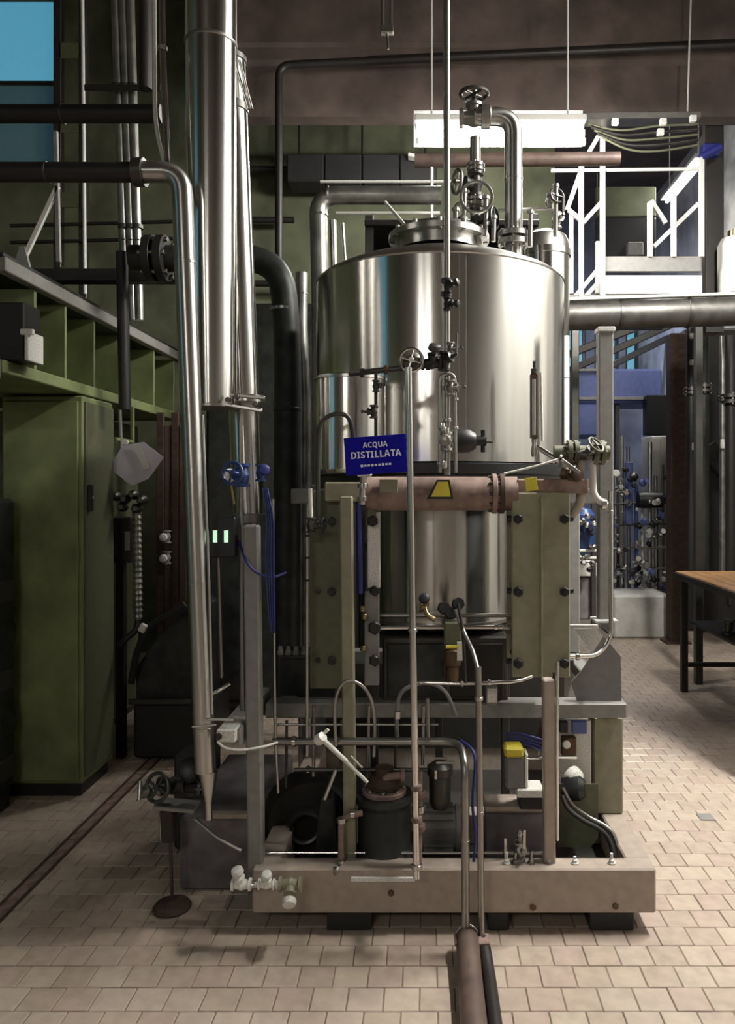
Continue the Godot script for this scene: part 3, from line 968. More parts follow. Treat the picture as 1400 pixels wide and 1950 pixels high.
	pipe("level_tube", "short bright white level tube above a handwheel", [P(591, 930, 2.86), P(593, 1010, 2.86)], 0.008, M.white_plastic)
	valve("small black handwheel valve under the white level tube", P(593, 1000, 2.84), Vector3.UP, Vector3(1, 0, 0.2), 0.011, M.dark_steel, M.black, "wheel")
	# indicator box with two lit windows
	t = thing("indicator_box", "dark box with two small pale green lit windows left of the grey post", "switch box", P(422, 1062, 2.8))
	part(t, "case", MB.new().span(P(396, 1062, 2.8), P(448, 985, 2.8) - Vector3(0, 0, 0.06), 0.005), M.black)
	for px in [410, 431]:
		part(t, "lit_window", MB.new().span(P(px - 4, 1033, 2.799), P(px + 4, 1010, 2.799) + Vector3(0, 0, 0.004), 0.001), M.indicator_glow)
	# blue valve group
	valve("blue painted handwheel valve on the grey post", P(462, 905, 2.76), Vector3.UP, Vector3(-0.3, 0.1, 1), 0.016, M.blue_paint, M.blue_paint, "wheel")
	valve("small blue capped valve beside the blue handwheel", P(497, 900, 2.8), Vector3.UP, Vector3(0.5, 0.2, 1), 0.012, M.blue_paint, M.blue_dark, "knob")
	gauge("round pressure gauge with brass stem beside the blue handwheel", P(438, 905, 2.78), Vector3(0.1, 0, 1), 0.024, P(446, 960, 2.8))
	for k in 4:
		hose("blue_tubing", "thin blue tubing in the bundle hanging along the grey post", [P(500 + k * 3, 930, 2.78), P(508 + k * 4, 990, 2.76), P(506 + k * 5, 1070, 2.76), P(510 + k * 4, 1140, 2.78), P(514 + k * 3, 1190 + 15 * (k % 2), 2.8)], 0.0034, M.blue_dark if k % 2 else M.blue_paint, "tubing", "blue tubing bundle on the grey post")
	hose("blue_strap", "blue cable looped round the lower end of the capped column", [P(455, 1030, 2.84), P(470, 1070, 2.78), P(492, 1092, 2.77), P(522, 1098, 2.77), P(545, 1090, 2.8)], 0.005, M.blue_dark, "cable")


# ---------------------------------------------------------------- green cabinets along the left aisle
func cabinets() -> void:
	var t := thing("cabinet", "tall sage green steel cabinet at the near end of the left row", "cabinet", Vector3(-1.99, 0, -4.15))
	part(t, "body", MB.new().span(Vector3(-2.2, 0.07, -3.98), Vector3(-1.78, 2.08, -4.36), 0.008), M.cabinet_green)
	part(t, "end_panel", MB.new().span(Vector3(-2.185, 0.09, -3.965), Vector3(-1.8, 2.05, -3.98), 0.004), M.cabinet_green)
	part(t, "plinth", MB.new().span(Vector3(-2.18, 0.0, -4.0), Vector3(-1.8, 0.07, -4.34), 0.003), M.dark_pipe)
	part(t, "door", MB.new().span(Vector3(-1.78, 0.1, -3.995), Vector3(-1.768, 2.05, -4.345), 0.003), M.olive_dark)
	var h := part(t, "handle", MB.new().box(Vector3(-1.757, 1.55, -4.02), Vector3(0.02, 0.14, 0.03), 0.004), M.black)
	part(h, "lock", MB.new().disc(Vector3(-1.747, 1.55, -4.02), Vector3.RIGHT, 0.008, 0.008, 0.001, 10), M.steel)
	t = thing("cabinet", "dark green steel cabinet further along the left row", "cabinet", Vector3(-2.35, 0, -5.0))
	part(t, "body", MB.new().span(Vector3(-2.6, 0.05, -4.5), Vector3(-2.1, 2.05, -5.6), 0.008), M.olive_dark)
	part(t, "door", MB.new().span(Vector3(-2.1, 0.1, -4.55), Vector3(-2.088, 2.0, -5.03), 0.003), M.olive_dark)
	part(t, "door", MB.new().span(Vector3(-2.1, 0.1, -5.06), Vector3(-2.088, 2.0, -5.55), 0.003), M.olive_dark)
	part(t, "plinth", MB.new().span(Vector3(-2.58, 0.0, -4.52), Vector3(-2.12, 0.05, -5.58), 0.003), M.dark_pipe)
	# open compartments over the cabinets
	t = thing("overhead_rack", "long green steel rack with open bays above the cabinets", "shelf", Vector3(-2.1, 2.09, -4.4))
	part(t, "shelf", MB.new().span(Vector3(-2.6, 2.09, -3.25), Vector3(-1.79, 2.145, -5.6), 0.004), M.cabinet_green)
	part(t, "fascia", MB.new().span(Vector3(-2.6, 2.06, -3.235), Vector3(-1.8, 2.15, -3.25), 0.003), M.grey_paint)
	part(t, "top_rail", MB.new().span(Vector3(-1.83, 2.52, -3.25), Vector3(-1.78, 2.58, -5.7), 0.004), M.grey_paint)
	part(t, "back_panel", MB.new().span(Vector3(-2.14, 2.145, -3.3), Vector3(-2.12, 2.6, -5.6), 0.002), M.cabinet_green)
	for z in [3.55, 3.85, 4.18, 4.62, 5.1, 5.5]:
		part(t, "partition", MB.new().span(Vector3(-2.12, 2.145, -z), Vector3(-1.81, 2.52, -z - 0.02), 0.003), M.cabinet_green)
	part(t, "top_shelf", MB.new().span(Vector3(-2.6, 2.58, -3.25), Vector3(-1.79, 2.6, -5.7), 0.003), M.dark_pipe)
	# bracket frame hanging from the rack
	t = thing("green_bracket", "small open green bracket hanging below the overhead rack", "bracket", Vector3(-1.75, 1.85, -4.45))
	part(t, "bottom_bar", MB.new().span(Vector3(-1.775, 1.87, -4.36), Vector3(-1.755, 1.89, -4.62), 0.003), M.cabinet_green)
	part(t, "side_bar", MB.new().span(Vector3(-1.775, 1.89, -4.60), Vector3(-1.755, 2.09, -4.62), 0.003), M.cabinet_green)
	part(t, "inner_panel", MB.new().span(Vector3(-1.9, 1.88, -4.38), Vector3(-1.89, 2.09, -4.6), 0.002), M.olive_dark)
	# dark box on the rack
	t = thing("junction_box", "dark metal junction box with a pale corner on the overhead rack", "box", P(18, 705, 3.3))
	var a := P(-90, 686, 3.3)
	var b := P(46, 575, 3.3)
	part(t, "case", MB.new().span(a, b - Vector3(0, 0, 0.14), 0.006), M.dark_pipe)
	part(t, "corner_strip", MB.new().span(P(46.5, 686, 3.29), P(54, 630, 3.29) - Vector3(0, 0, 0.13), 0.002), M.white_paint)
	part(t, "corner_tab", MB.new().span(P(38, 637, 3.285), P(62, 626, 3.285) - Vector3(0, 0, 0.02), 0.002), M.white_paint)
	# diagonal brace and its plate
	t = thing("wall_brace", "pale diagonal steel brace rising from the overhead rack", "brace", P(45, 520, 4.0))
	part(t, "diagonal", MB.new().bar(P(40, 505, 4.0), P(110, 355, 4.0), 0.024, 0.02, 0.002), M.white_paint)
	part(t, "upright", MB.new().bar(P(112, 500, 4.0), P(106, 250, 4.0), 0.022, 0.02, 0.002), M.grey_paint)
	part(t, "foot_plate", MB.new().prism(PackedVector2Array([Vector2(0, 0), Vector2(0.09, 0), Vector2(0.06, 0.12), Vector2(0.035, 0.12)]), P(28, 515, 4.0), Basis.IDENTITY, 0.02), M.grey_paint)
	# far left: dark foil wrapped stack at the picture edge
	t = thing("foil_stack", "dark foil wrapped machine stack in front of the near green cabinet", "machine", Vector3(-2.1, 0, -3.75))
	part(t, "housing", MB.new().span(Vector3(-2.5, 0.1, -3.55), Vector3(-2.085, 1.55, -3.9), 0.02), M.dark_lagging)
	for k in 6:
		part(t, "foil_band", MB.new().span(Vector3(-2.52, 0.15 + k * 0.22, -3.52), Vector3(-2.075 + rng.randf_range(-0.01, 0.006), 0.27 + k * 0.22, -3.9), 0.015), M.dark_lagging if k % 2 else M.dark_steel)
	part(t, "base", MB.new().span(Vector3(-2.5, 0.0, -3.56), Vector3(-2.1, 0.1, -3.88), 0.005), M.black)
	part(t, "tap", MB.new().tube([Vector3(-2.09, 1.04, -3.54), Vector3(-2.03, 1.04, -3.54)], 0.014, 10), M.polished)


# ---------------------------------------------------------------- everything on top of the tank
func tank_top() -> void:
	var UPV := Vector3.UP
	var t := thing("manway_lid", "domed manway lid on the roof of the large tank", "lid", P(836, 480, 3.6))
	var c := Vector3(P(836, 0, 3.6).x, 2.7, -3.6)
	part(t, "neck", MB.new().lathe(c, UPV, [V(0.2, 0), V(0.2, 0.05), V(0.235, 0.05), V(0.235, 0.075), V(0.2, 0.08)], 40), M.steel)
	part(t, "dome", MB.new().lathe(c + UPV * 0.078, UPV, [V(0.225, 0), V(0.2, 0.02), V(0.14, 0.04), V(0.07, 0.052), V(0, 0.056)], 40), M.steel)
	for k in 12:
		var d := Vector3(sin(k * TAU / 12), 0, cos(k * TAU / 12)) * 0.218
		part(t, "bolt", MB.new().disc(c + d + UPV * 0.045, UPV, 0.012, 0.05, 0.002, 6), M.dull_steel)
	t = thing("slim_vessel", "slim stainless vessel standing behind the right shoulder of the large tank", "tank", Vector3(P(1038, 0, 4.75).x, 0.0, -4.75))
	c = Vector3(P(1038, 0, 4.75).x, 0.0, -4.75)
	part(t, "shell", MB.new().lathe(c, UPV, [V(0, 0.0), V(0.15, 0.0), V(0.15, 3.04)], 40), M.tank_steel)
	part(t, "band", MB.new().lathe(c, UPV, [V(0.15, 3.02), V(0.158, 3.022), V(0.158, 3.06), V(0.15, 3.062)], 40), M.polished)
	part(t, "dome", MB.new().lathe(c, UPV, [V(0.15, 3.062), V(0.148, 3.11), V(0.13, 3.15), V(0.08, 3.18), V(0, 3.19)], 40), M.dull_steel)
	# vapour pipe with swan neck
	var z := 3.55
	pipe("vapour_pipe", "thick steel vapour pipe with a swan neck bend rising from the tank roof", [P(978, 490, z), P(978, 222, z), P(905, 222, z)], S(17, z), M.steel, 0.11, [[P(978, 455, z), UPV, "flange", M.dull_steel], [P(978, 340, z), UPV, "band", M.steel], [P(925, 222, z), Vector3.RIGHT, "collar", M.dull_steel]])
	valve("tall safety valve at the end of the swan neck pipe", P(903, 225, z), Vector3.RIGHT, UPV, 0.026, M.dull_steel, M.dark_steel, "wheel")
	pipe("inlet_pipe", "steel inlet pipe between the safety valve and the manway lid", [P(905, 262, z), P(906, 455, z)], S(10, z), M.dull_steel, 0.05, [[P(906, 320, z), UPV, "flange", M.steel], [P(906, 385, z), UPV, "flange", M.steel]])
	valve("steel valve with wheel on the inlet pipe above the manway", P(906, 352, z), UPV, Vector3(-1, 0, 0.4), 0.022, M.dark_steel, M.dull_steel, "wheel")
	valve("small black valve low on the inlet pipe", P(908, 420, z), UPV, Vector3(1, 0, 0.5), 0.02, M.dark_steel, M.black, "wheel")
	pipe("branch_pipe", "thin branch pipe crossing to the right of the vapour pipe", [P(935, 402, z), P(1062, 396, z)], 0.008, M.white_paint)
	pipe("branch_pipe", "thin branch pipe with upright stubs left of the vapour pipe", [P(865, 470, z), P(868, 385, z), P(935, 400, z)], 0.01, M.dull_steel, 0.04)
	for q in [[872, 430, "knob"], [1048, 385, "wheel"], [1060, 420, "lever"]]:
		valve("small steel roof valve with %s %s" % [q[2], ["by the manway", "right of the vapour pipe", "beside the walkway post"][[872, 1048, 1060].find(q[0])]], P(q[0], q[1], z), UPV, Vector3(0.4, 0.2, 1), 0.014, M.dull_steel, M.dark_steel, q[2])
	for q in [[868, 440, 395], [884, 440, 360], [925, 450, 372], [940, 460, 410], [1010, 470, 400], [1058, 450, 350]]:
		pipe("stub_pipe", "short upright stub pipe among the fittings on the tank roof", [P(q[0], q[1], z - 0.05), P(q[0] + 1, q[2], z - 0.05)], 0.011, M.dull_steel, 0.05, [[P(q[0], q[2] + 4, z - 0.05), UPV, "nut", M.steel]], "pipe", "stub pipes on the tank roof")
	one("roof_chain", "rusty loop of flat bar around the inlet pipe on the tank roof", "bracket", MB.new().ring(P(908, 375, z - 0.1), Vector3(0, 0, 1), 0.07, 0.007, 28, 6), M.dull_steel)
	pipe("lid_prop", "pale diagonal prop rod resting against the manway lid", [P(734, 385, 3.9), P(786, 446, 3.62)], 0.008, M.white_paint, 0.05, [], "rod")
	# lagged pipe with elbow behind the tank on the left
	z = 4.7
	pipe("lagged_elbow_pipe", "bright lagged pipe with an elbow behind the left shoulder of the tank", [P(840, 372, z), P(606, 372, z), P(612, 640, z), Vector3(P(612, 0, z).x, 0.0, -z)], S(17, z), M.lagging, 0.12, [[P(625, 372, z), Vector3.RIGHT, "band", M.steel], [P(608, 410, z), UPV, "band", M.steel]])
	pipe("slim_pipe", "slim pipe beside the lagged elbow pipe", [P(634, 420, 4.8), P(640, 620, 4.8), Vector3(P(640, 0, 4.8).x, 0.0, -4.8)], 0.022, M.lagging)
	pipe("slanted_pipe", "slim slanting pipe behind the left rim of the tank", [P(652, 425, 4.7), P(664, 600, 4.7)], 0.012, M.steel)
	pipe("guard_rail", "thin pale rail running behind the roof fittings", [P(610, 346, 4.9), P(870, 346, 4.9)], 0.01, M.white_paint)
	pipe("guard_rail", "thin pale rail below the lagged elbow pipe", [P(640, 406, 4.9), P(838, 406, 4.9)], 0.011, M.white_paint)
	pipe("rail_post", "upright rail post by the riser behind the tank roof", [Vector3(P(822, 0, 4.9).x, 0.0, -4.9), P(822, 308, 4.9)], 0.011, M.white_paint, 0.05, [], "rail")
	pipe("brown_header", "brown header pipe crossing behind the roof fittings under the lamp", [P(790, 306, 4.9), P(826, 306, 4.9), P(1180, 302, 4.9)], S(13, 4.9), M.pipe_brown, 0.1)


# ---------------------------------------------------------------- fittings on the front of the tank
func tank_fittings() -> void:
	var UPV := Vector3.UP
	var FWD := Vector3(0, 0, 1)
	# sign
	var o := P(716, 866, 2.72)
	var bas := Basis(Vector3(0.995, 0.07, 0.04).normalized(), Vector3(-0.07, 0.995, -0.04).normalized(), FWD).orthonormalized()
	var t := thing("wall_sign", "blue sign with white lettering ACQUA DISTILLATA hanging before the tank", "sign", o - bas.y * 0.07)
	part(t, "plate", MB.new().box(o, Vector3(S(119, 2.72), S(72, 2.72), 0.004), 0.001, bas), M.blue_sign)
	for ln in [["ACQUA", 0.036, 0.9], ["DISTILLATA", 0.002, 1.15]]:
		var tm := TextMesh.new()
		var fnt := SystemFont.new()
		fnt.font_names = PackedStringArray(["Droid Sans"])
		fnt.font_weight = 700
		tm.font = fnt
		tm.text = ln[0]
		tm.font_size = 32
		tm.pixel_size = 0.0009 * ln[2]
		tm.depth = 0.0015
		tm.material = M.sign_white
		var mi := MeshInstance3D.new()
		mi.name = "lettering"
		mi.mesh = tm
		t.add_child(mi, true)
		mi.transform = Transform3D(bas, o + bas.y * ln[1] + bas.z * 0.0028 - t.position)
	for k in 9:
		part(t, "small_lettering", MB.new().box(o + bas * Vector3(-0.052 + k * 0.0125, -0.036, 0.0028), Vector3(0.0085, 0.007 if k % 3 else 0.009, 0.001), 0.0, bas), M.sign_white)
	pipe("sign_rod", "dark upright rod that carries the blue sign", [P(716, 830, 2.75), P(716, 712, 2.75)], 0.0065, M.black, 0.05, [[P(716, 742, 2.75), UPV, "collar", M.dark_steel], [P(716, 775, 2.75), UPV, "collar", M.dark_steel]], "rod")
	# header with handwheel
	pipe("valve_header", "dark horizontal pipe from the small vessel to the chrome handwheel", [P(668, 712, 2.85), P(700, 708, 2.8), P(850, 692, 2.78)], 0.011, M.dark_steel, 0.05, [[P(690, 710, 2.82), Vector3.RIGHT, "nut", M.black], [P(735, 704, 2.79), Vector3.RIGHT, "nut", M.bronze_dark], [P(815, 696, 2.78), Vector3.RIGHT, "nut", M.black], [P(838, 694, 2.78), Vector3.RIGHT, "nut", M.black]])
	valve("chrome handwheel valve above the leaning feed pipe", P(784, 692, 2.76), Vector3(1, 0.08, 0), FWD, 0.0165, M.dark_steel, M.polished, "wheel")
	valve("small dark lever valve on the sign rod", P(716, 735, 2.73), UPV, Vector3(1, 0.1, 0.3), 0.008, M.dark_steel, M.black, "lever")
	valve("small dark tee valve on the sign rod above the hose arch", P(712, 784, 2.73), UPV, Vector3(-1, 0, 0.1), 0.009, M.dark_steel, M.black, "tee")
	valve("dark valve block right of the chrome handwheel", P(822, 692, 2.76), Vector3(1, 0, 0), Vector3(0.2, 1, 0.6), 0.014, M.black, M.dark_steel, "knob")
	valve("dark ball valve against the riser", P(846, 688, 2.77), Vector3(0, 1, 0), Vector3(1, 0.5, 0.6), 0.013, M.black, M.dark_steel, "lever")
	valve("upper black cock on the riser pipe", P(852, 578, 2.8), UPV, Vector3(1, -0.1, 0.5), 0.009, M.black, M.black, "knob")
	valve("top black cock on the riser pipe", P(852, 545, 2.8), UPV, Vector3(1, 0.3, 0.5), 0.009, M.black, M.black, "knob")
	valve("dark tee cock sticking out right of the riser", P(858, 664, 2.8), UPV, Vector3(1, 0.05, 0.2), 0.009, M.dull_steel, M.black, "tee")
	valve("dark double nut cock low on the riser", P(858, 738, 2.8), UPV, Vector3(1, 0.05, 0.2), 0.011, M.dull_steel, M.dark_steel, "tee")
	valve("steel mixing valve low on the riser", P(852, 840, 2.8), UPV, Vector3(-0.2, 0, 1), 0.013, M.steel, M.dull_steel, "knob")
	pipe("bypass_tube", "thin bypass tube looped beside the riser", [P(838, 900, 2.8), P(838, 712, 2.8), P(866, 712, 2.8), P(868, 900, 2.8)], 0.007, M.dull_steel, 0.03, [[P(838, 815, 2.8), UPV, "nut", M.steel], [P(868, 815, 2.8), UPV, "nut", M.steel], [P(838, 882, 2.8), UPV, "nut", M.polished], [P(868, 760, 2.8), UPV, "nut", M.steel]])
	for q in [[842, 812], [850, 820], [846, 884]]:
		one("bright_coupling", "small bright coupling on the bypass tube", "fitting", MB.new().lathe(P(q[0], q[1] + 8, 2.77), UPV, [V(0, 0), V(0.011, 0), V(0.013, 0.008), V(0.011, 0.026), V(0, 0.026)], 10), M.polished, "bright couplings on the bypass tube")
	# black conical valve with T handle
	t = thing("black_valve", "matt black valve with a cone body and T handle on the tank front", "valve", P(892, 840, 2.9))
	part(t, "cone_body", MB.new().lathe(P(868, 840, 2.9), Vector3.RIGHT, [V(0, 0), V(0.044, 0), V(0.046, 0.02), V(0.044, 0.05), V(0.03, 0.075), V(0.018, 0.078), V(0.018, 0.115), V(0, 0.115)], 24), M.black)
	part(t, "t_handle", MB.new().lathe(P(920, 862, 2.9), UPV, [V(0, 0), V(0.009, 0.002), V(0.008, 0.042), V(0.008, 0.045), V(0.009, 0.085), V(0, 0.087)], 12), M.black)
	part(t, "spindle_tip", MB.new().tube([P(924, 842, 2.9), P(938, 842, 2.9)], 0.004, 8), M.dark_steel)
	part(t, "flange", MB.new().disc(P(862, 840, 2.9), Vector3.RIGHT, 0.05, 0.012, 0.002, 24), M.dull_steel)
	# hose arch in front of the small vessel
	hose("hose_arch", "grey hose arching over in front of the small vessel", [P(606, 1000, 2.88), P(606, 850, 2.86), P(612, 805, 2.84), P(640, 788, 2.82), P(664, 796, 2.82), P(672, 830, 2.84), P(674, 880, 2.86)], 0.0085, M.dark_steel)
	# sight glass on the right
	t = thing("sight_glass", "dark framed sight glass with steel end cocks on the right of the tank", "gauge", P(1017, 905, 3.05))
	part(t, "frame", MB.new().bar(P(1017, 712, 3.05), P(1017, 835, 3.05), 0.03, 0.025, 0.003), M.bronze_dark)
	part(t, "glass", MB.new().tube([P(1017, 722, 3.03), P(1017, 828, 3.03)], 0.007, 12), M.gauge_glass)
	part(t, "top_cock", MB.new().lathe(P(1018, 712, 3.05), UPV, [V(0, 0), V(0.014, 0), V(0.014, 0.02), V(0.007, 0.024), V(0.007, 0.05), V(0, 0.05)], 12), M.dark_steel)
	part(t, "bottom_cock", MB.new().lathe(P(1018, 870, 3.05), UPV, [V(0, 0), V(0.01, 0), V(0.016, 0.02), V(0.01, 0.05), V(0.013, 0.07), V(0, 0.075)], 12), M.steel)
	part(t, "side_rod", MB.new().tube([P(1030, 710, 3.05), P(1033, 840, 3.05)], 0.006, 8), M.white_paint)
	part(t, "drain_arm", MB.new().tube([P(1022, 850, 3.05), P(1056, 872, 3.0)], 0.01, 10), M.polished)
	# valve group to the right of the tank foot
	var z := 2.98
	pipe("manifold_pipe", "olive manifold pipe at the right foot of the large tank", [P(1055, 862, z), P(1160, 862, z)], 0.028, M.olive_dark, 0.05, [[P(1090, 862, z), Vector3.RIGHT, "flange", M.olive_dark], [P(1140, 862, z), Vector3.RIGHT, "flange", M.olive_dark]])
	valve("dark valve with wheel on the olive manifold", P(1116, 866, z - 0.03), Vector3.RIGHT, Vector3(0.5, 0.6, 0.6), 0.014, M.dark_steel, M.olive_dark, "wheel")
	valve("bright lever valve at the left end of the olive manifold", P(1076, 884, z - 0.05), Vector3(0.8, -0.6, 0), Vector3(-0.3, 0.2, 1), 0.014, M.polished, M.steel, "lever")
	valve("bronze valve hanging below the olive manifold", P(1078, 905, z - 0.02), UPV, Vector3(0.5, 0, 1), 0.016, M.bronze_dark, M.rust_dark, "knob")
	pipe("thin_capillary", "thin pale capillary running from the manifold along the tank foot", [P(960, 902, 2.9), P(1020, 888, 2.9), P(1070, 872, 2.92)], 0.004, M.white_paint)
	pipe("elbow_branch", "pale elbow branch under the olive manifold", [P(1106, 870, z), P(1106, 960, z), P(1085, 985, z)], 0.018, M.beige_paint, 0.05, [[P(1106, 925, z), UPV, "collar", M.white_paint]])
	pipe("short_branch", "short pale pipe from the manifold to the square post", [P(1128, 870, z), P(1130, 945, z), P(1155, 962, z)], 0.014, M.white_paint, 0.04, [[P(1150, 960, z), Vector3.RIGHT, "nut", M.steel]])


# ---------------------------------------------------------------- between tank and skid
func under_tank() -> void:
	var UPV := Vector3.UP
	var R := Vector3.RIGHT
	var z := 2.98
	# brown shell under the tank
	var t := thing("brown_header_shell", "thick brown horizontal header shell under the large tank", "pipe", P(840, 975, z))
	part(t, "shell", MB.new().lathe(P(694, 940, z), R, [V(0, 0), V(0.05, 0.0), V(0.066, 0.012), V(0.066, S(290, z)), V(0, S(290, z))], 32), M.rust)
	part(t, "flange", MB.new().disc(P(936, 940, z), R, 0.078, 0.02, 0.003, 32), M.rust)
	part(t, "flange", MB.new().disc(P(950, 940, z), R, 0.078, 0.02, 0.003, 32), M.rust_dark)
	for k in 10:
		var d := Vector3(0, sin(k * TAU / 10), cos(k * TAU / 10)) * 0.068
		part(t, "bolt", MB.new().disc(P(930, 940, z) + d, R, 0.007, 0.06, 0.001, 6), M.dark_steel)
	part(t, "saddle", MB.new().span(P(700, 1000, z) + Vector3(0, 0, 0.03), P(716, 960, z) - Vector3(0, 0, 0.05), 0.004), M.olive_dark)
	part(t, "patch", MB.new().box(P(742, 925, z) + Vector3(0, 0, 0.066), Vector3(0.07, 0.05, 0.01), 0.004), M.olive_paint)
	# top rail of the exchanger frame
	one("olive_lintel", "short olive lintel block over the left bolted plate", "beam", MB.new().span(P(618, 955, 2.9), P(694, 918, 2.9) - Vector3(0, 0, 0.1), 0.005), M.olive_paint)
	one("beige_lintel", "beige lintel block over the right bolted plate", "beam", MB.new().span(P(985, 940, 2.93), P(1122, 912, 2.93) - Vector3(0, 0, 0.08), 0.005), M.rust)
	# warning plates
	t = thing("warning_plate", "yellow triangular warning plate with black edge on the brown shell", "sign", P(838, 948, 2.9))
	var tri := PackedVector2Array([Vector2(-0.05, -0.036), Vector2(0.05, -0.036), Vector2(0.036, 0.036), Vector2(-0.012, 0.036)])
	part(t, "edge", MB.new().prism(tri, P(838, 932, 2.89), Basis.IDENTITY, 0.004), M.black)
	var tri2 := PackedVector2Array([Vector2(-0.034, -0.027), Vector2(0.04, -0.027), Vector2(0.03, 0.029), Vector2(-0.008, 0.029)])
	part(t, "face", MB.new().prism(tri2, P(838, 932, 2.89) + Vector3(0, 0, 0.004), Basis.IDENTITY, 0.002), M.yellow)
	one("yellow_tag", "small yellow tag on top of the right bolted plate", "tag", MB.new().box(P(1012, 922, 2.9), Vector3(0.045, 0.05, 0.004), 0.0015, Basis(Vector3(0, 0, 1), 0.15)), M.yellow)
	# spool of steel at the tank foot left, white bucket under the sign
	one("white_bracket", "small white bracket just below the blue sign", "bracket", MB.new().box(P(694, 900, 2.78), Vector3(0.055, 0.03, 0.03), 0.006), M.white_plastic)
	pipe("bracket_spindle", "short steel spindle under the small white bracket", [P(692, 905, 2.78), P(690, 960, 2.8)], 0.012, M.steel, 0.05, [[P(691, 925, 2.79), UPV, "nut", M.steel], [P(690, 950, 2.8), UPV, "nut", M.dull_steel]])
	# dark cabinet with fittings behind the dark olive plate
	t = thing("terminal_cabinet", "dark grey terminal cabinet with grey cable glands behind the corner post", "cabinet", P(585, 1340, 3.3))
	part(t, "case", MB.new().span(P(528, 1345, 3.28), P(640, 1246, 3.28) - Vector3(0, 0, 0.16), 0.006), M.dark_steel)
	part(t, "door", MB.new().span(P(534, 1340, 3.28), P(634, 1254, 3.28) + Vector3(0, 0, 0.01), 0.003), M.dark_lagging)
	for k in 5:
		part(t, "cable_gland", MB.new().lathe(P(534 + k * 15, 1246, 3.24), UPV, [V(0, 0), V(0.014, 0), V(0.014, 0.012), V(0.01, 0.016), V(0.008, 0.034), V(0, 0.034)], 10), M.grey_paint)
	for k in 6:
		pipe("signal_tube", "thin grey signal tube rising behind the horizontal header", [P(545 + k * 52, 1500 - (k % 3) * 22, 3.02), P(546 + k * 52, 1372 - (k % 2) * 28, 3.02)], 0.0055 + 0.0015 * (k % 2), M.dull_steel if k % 2 else M.dark_steel, 0.03, [], "tube", "signal tubes behind the header")
	# twin rails with fittings below the lower vessel
	pipe("cross_rail", "upper bright cross rail in front of the lower vessel", [P(722, 1172, 3.05), P(972, 1172, 3.05)], 0.008, M.dull_steel)
	pipe("cross_rail", "lower bright cross rail below the lower vessel", [P(722, 1196, 3.02), P(972, 1194, 3.02)], 0.009, M.polished, 0.05, [[P(945, 1194, 3.02), R, "nut", M.polished], [P(848, 1195, 3.02), R, "nut", M.steel], [P(960, 1194, 3.02), R, "collar", M.steel]])
	# dark housing below
	t = thing("control_cabinet", "dark grey control cabinet behind the pipes below the lower vessel", "cabinet", P(845, 1300, 3.2))
	part(t, "case", MB.new().span(P(728, 1340, 3.15), P(968, 1212, 3.15) - Vector3(0, 0, 0.2), 0.008), M.dark_steel)
	part(t, "door", MB.new().span(P(738, 1325, 3.15), P(850, 1225, 3.15) + Vector3(0, 0, 0.012), 0.004), M.dark_lagging)
	part(t, "door", MB.new().span(P(858, 1325, 3.15), P(958, 1225, 3.15) + Vector3(0, 0, 0.012), 0.004), M.dark_pipe)
	part(t, "handle", MB.new().box(P(846, 1275, 3.13), Vector3(0.012, 0.06, 0.012), 0.003), M.black)
	# brass solenoid valve in front of the vessel
	t = thing("solenoid_valve", "brass and olive solenoid valve with a pale tag under the lower vessel", "valve", P(862, 1300, 2.85))
	part(t, "coil", MB.new().span(P(846, 1235, 2.87), P(880, 1185, 2.87) - Vector3(0, 0, 0.05), 0.006), M.olive_dark)
	part(t, "body", MB.new().lathe(P(862, 1300, 2.89), UPV, [V(0, 0), V(0.018, 0), V(0.024, 0.02), V(0.024, 0.06), V(0.034, 0.07), V(0.034, 0.12), V(0.02, 0.13), V(0, 0.13)], 16), M.bronze_dark)
	part(t, "pale_tag", MB.new().box(P(876, 1240, 2.855), Vector3(0.022, 0.07, 0.006), 0.002), M.white_paint)
	part(t, "brass_clip", MB.new().box(P(862, 1232, 2.855), Vector3(0.05, 0.012, 0.008), 0.002), M.yellow)
	valve("brass drain cock in front of the lower vessel", P(808, 1150, 2.85), UPV, Vector3(0, 0.6, 1), 0.012, M.brass, M.black, "knob")
	pipe("brass_drain", "bent brass drain under the drain cock", [P(808, 1150, 2.85), P(812, 1170, 2.83), P(828, 1180, 2.82)], 0.009, M.brass, 0.03)
	for q in [[845, 1158], [858, 1168], [872, 1150]]:
		one("star_knob", "black star knob at the foot of the lower vessel", "knob", MB.new().lathe(P(q[0], q[1], 2.92), Vector3(0.1, 0.2, 1), [V(0, 0), V(0.02, 0), V(0.026, 0.01), V(0.022, 0.028), V(0, 0.03)], 7), M.black, "black knobs at the foot of the lower vessel")
	pipe("black_cable", "black cable running down from the star knobs past the solenoid valve", [P(872, 1150, 2.8), P(882, 1200, 2.78), P(886, 1300, 2.78)], 0.006, M.rubber, 0.08, [], "cable")
	pipe("instrument_tube", "thin bright instrument tube across to the right bolted plate", [P(800, 1300, 2.82), P(905, 1302, 2.8), P(985, 1298, 2.8), P(1012, 1288, 2.85)], 0.007, M.polished, 0.06, [[P(880, 1302, 2.8), R, "nut", M.steel], [P(932, 1300, 2.8), R, "nut", M.polished]])
	# hose loops
	hose("hose_loop", "grey hose looping over from the olive post to the header", [P(640, 1420, 2.82), P(638, 1340, 2.8), P(655, 1300, 2.78), P(684, 1302, 2.78), P(706, 1330, 2.79), P(714, 1380, 2.82), P(712, 1440, 2.86)], 0.0065, M.dull_steel)
	hose("hose_loop", "lilac grey hose loop beside the leaning feed pipe", [P(757, 1420, 2.86), P(756, 1355, 2.84), P(764, 1320, 2.82), P(790, 1304, 2.82), P(822, 1302, 2.84), P(850, 1320, 2.86), P(868, 1362, 2.9)], 0.0075, M.grey_metal_paint)
